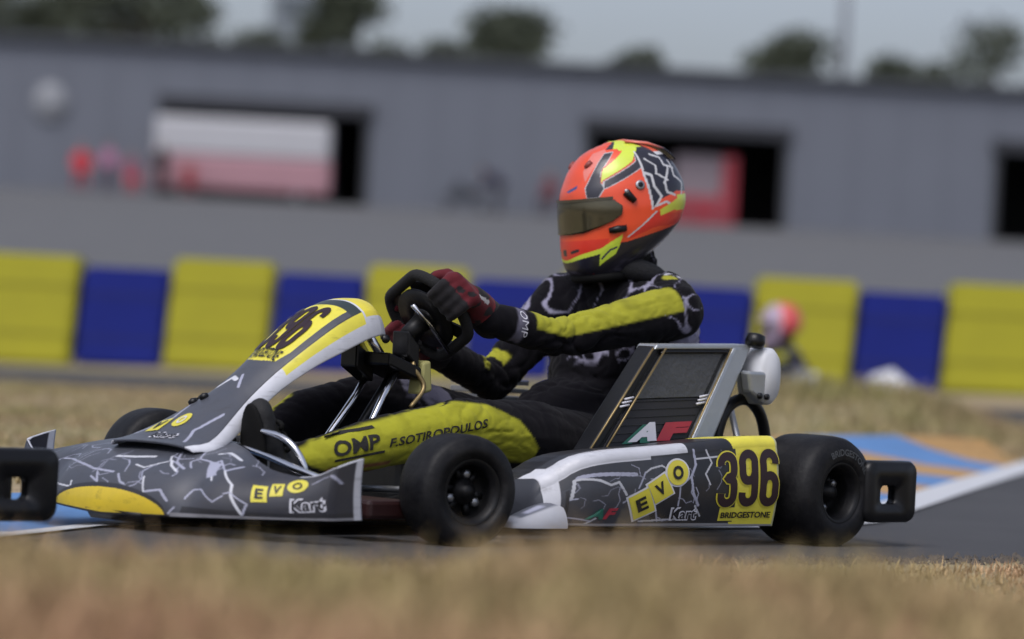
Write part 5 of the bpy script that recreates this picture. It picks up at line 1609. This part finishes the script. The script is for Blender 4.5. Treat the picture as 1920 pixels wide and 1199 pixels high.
# ------------------------------------------------------------------ people by the garages
M_PERS = painted('clothes', .85, 0, .05, 8)
def far_person(x, y, rz, top, trousers, hair, label, pose='stand', s=1.0, seat=None):
    z0 = float(zg(x, y)) + .02
    P = empty('person', (x, y, z0), rz); P.scale = (s, s, s)
    if pose == 'stand':
        hip, kn, an = .93, .50, .08
        legs = [((.0, .09 * k, hip), (.02 + .03 * k, .11 * k, kn), (.0 + .05 * k, .12 * k, an)) for k in (1, -1)]
        sh, nk, hd = 1.42, 1.50, 1.63; lean = 0; hx = 0
    elif pose == 'sit':
        legs = [((.0, .09 * k, .52), (.42, .13 * k, .52), (.40, .14 * k, .08)) for k in (1, -1)]
        hip, sh, nk, hd = .52, 1.0, 1.08, 1.21; hx = .0; lean = .04
    else:   # bent over
        legs = [((-.1, .10 * k, .85), (.03, .13 * k, .46), (-.05, .14 * k, .08)) for k in (1, -1)]
        hip, sh, nk, hd = .85, 1.12, 1.16, 1.22; hx = -.1; lean = .42
    ps = []
    for a, b, c in legs:
        ps += [capsule(a, b, .095, .065), capsule(b, c, .062, .045), capsule((c[0] - .03, c[1], .05), (c[0] + .16, c[1], .045), .045, .04)]
    T0 = np.array((hx, 0, hip)); T1 = np.array((hx + lean, 0, sh))
    ps += [ellipsoid(T0 * .6 + T1 * .4, (.13, .17, abs(sh - hip) * .55 + .08)), capsule((T1[0], .13, sh - .03), (T1[0], -.13, sh - .03), .085, .085),
           ellipsoid(T0, (.14, .165, .13)), capsule(T0, T1, .13, .12)]
    HDp = np.array((hx + lean * 1.35 + .02, 0, hd))
    ps += [capsule(tuple(T1), tuple(HDp), .055, .05), ellipsoid(HDp, (.10, .08, .125)), ellipsoid(HDp + [.095, 0, -.01], (.02, .016, .02))]
    hands = []
    for k in (1, -1):
        s0 = (T1[0], .19 * k, sh - .03)
        if pose == 'stand': e, w = (.0, .26 * k, 1.13), (.10, .24 * k, .90)
        elif pose == 'sit': e, w = (.06, .25 * k, .74), (.26, .17 * k, .64)
        else: e, w = (T1[0] + .1, .24 * k, .86), (T1[0] + .25, .18 * k, .66)
        ps += [capsule(s0, e, .058, .045), capsule(e, w, .043, .032), ellipsoid(np.array(w) + [.02, 0, -.05], (.03, .025, .06))]
        hands.append(np.array(w))
    V, F_ = skin(ps, .02, 2)
    c = np.empty((len(V), 3)); c[:] = top
    if pose == 'stand': c[V[:, 2] < .92] = trousers
    elif pose == 'sit': c[(V[:, 2] < .60) & ((V[:, 0] > .08) | (V[:, 2] < .5))] = trousers
    else: c[(V[:, 2] < .84) & (V[:, 0] < .2)] = trousers
    hdm = np.linalg.norm(V - HDp, axis=1) < .15
    c[hdm] = (.32, .19, .13)
    c[hdm & ((V[:, 2] > HDp[2] + .04) | (V[:, 0] < HDp[0] - .03))] = hair
    for h_ in hands: c[np.linalg.norm(V - h_ - [.02, 0, -.05], axis=1) < .075] = (.32, .19, .13)
    c[V[:, 2] < .085] = (.03, .03, .03)
    mobj('body', V, F_, M_PERS, P, True, c)
    tag(P, label, 'person', 'people in front of the garages')
    return P
RED, DRK, PNK = (.60, .03, .05), (.02, .02, .025), (.42, .18, .30)
far_person(-13.9, 108.2, -1.4, RED, (.34, .03, .05), (.25, .14, .2), 'blurred person in red with pinkish head, farthest from the van', 'sit', 1.15)
far_person(-13.1, 108.6, -1.7, PNK, (.08, .04, .07), (.02, .015, .015), 'blurred dark haired person in mauve top between two people in red', 'stand', .92)
far_person(-12.35, 108.2, -1.2, (.30, .10, .16), RED, (.2, .15, .18), 'blurred person with red trousers sitting beside the dark clothed person', 'sit', 1.0)
far_person(-11.4, 108.5, -1.6, DRK, DRK, (.02, .015, .01), 'blurred person all in black standing beside the white van', 'stand', .95)
far_person(-10.5, 108.6, -1.5, (.30, .04, .05), (.26, .03, .04), (.05, .03, .03), 'blurred person in red sitting in front of the van', 'sit', .9)
far_person(-.65, 108.4, 3.0, (.03, .025, .05), (.03, .025, .03), (.02, .015, .02), 'blurred dark clothed person bending over a trolley', 'bend', 1.1)
far_person(1.0, 108.6, -2.0, (.14, .035, .05), (.05, .03, .04), (.06, .03, .02), 'blurred person in dark red ahead of the helmet visor', 'sit', 1.1)
# folding stools under the sitting people
for (x, y, lab) in ((-13.9, 108.2, 'red folding stool under the seated person in red with pinkish head'), (-12.35, 108.2, 'red folding stool under the person with red trousers'),
                    (-10.5, 108.6, 'red folding stool in front of the van'), (1.0, 108.6, 'folding stool under the person in dark red')):
    z0 = float(zg(x, y)) + .02
    st = empty('folding_stool', (x, y, z0)); tag(st, lab, 'stool', 'stools in front of the garages')
    bevel(MB().box(-.2, .2, -.2, .2, .385, .42).build('seat', M_CABR, st, False), .01, 1)
    for a, b in ((-1, 1), (1, -1)):
        for yy in (-.17, .17): mobj('leg', *tube_geo([(.18 * a, yy, 0), (.18 * b, yy, .385)], .015, 6), M_STEEL, st)
# kart trolley
tr = empty('kart_trolley', (-1.7, 108.5, float(zg(-1.7, 108.5)) + .02)); tag(tr, 'low dark kart trolley with tyres beside the bending person', 'trolley')
mobj('frame', *tube_geo([(-.7, -.3, .45), (.7, -.3, .5), (.7, .3, .5), (-.7, .3, .45)], .03, 8, True), M_BLACK, tr)
bevel(MB().box(-.65, .65, -.27, .27, .30, .34).build('shelf', M_BLACK, tr, False), .01, 1)
for xx in (-.55, .55):
    for yy in (-.3, .3):
        mobj('leg', *tube_geo([(xx, yy, .1), (xx, yy, .47)], .02, 6), M_STEEL, tr)
        mobj('caster', *lathe_geo([(-.03, .04), (-.03, .1), (.03, .1), (.03, .04)], (xx, yy, .1), (0, 1, 0), 16, True), M_RUBBER, tr)
for k, (xx, zz) in enumerate(((-.35, .60), (.0, .62), (.33, .64), (-.2, .84))):
    ty = mobj('spare_tyre', *lathe_geo([(-.1, .07), (-.1, .12), (-.07, .14), (.07, .14), (.1, .12), (.1, .07)], (xx - 1.7, 108.45, zz + float(zg(-1.7, 108.5)) + .02), (0, 1, 0), 24, True), M_RUBBER)
    tag(ty, ['spare kart tyre at the outer end of the trolley', 'spare kart tyre in the middle of the trolley', 'spare kart tyre next to the bending person', 'spare kart tyre lying on top of the others on the trolley'][k], 'tyre', 'spare tyres on the trolley')
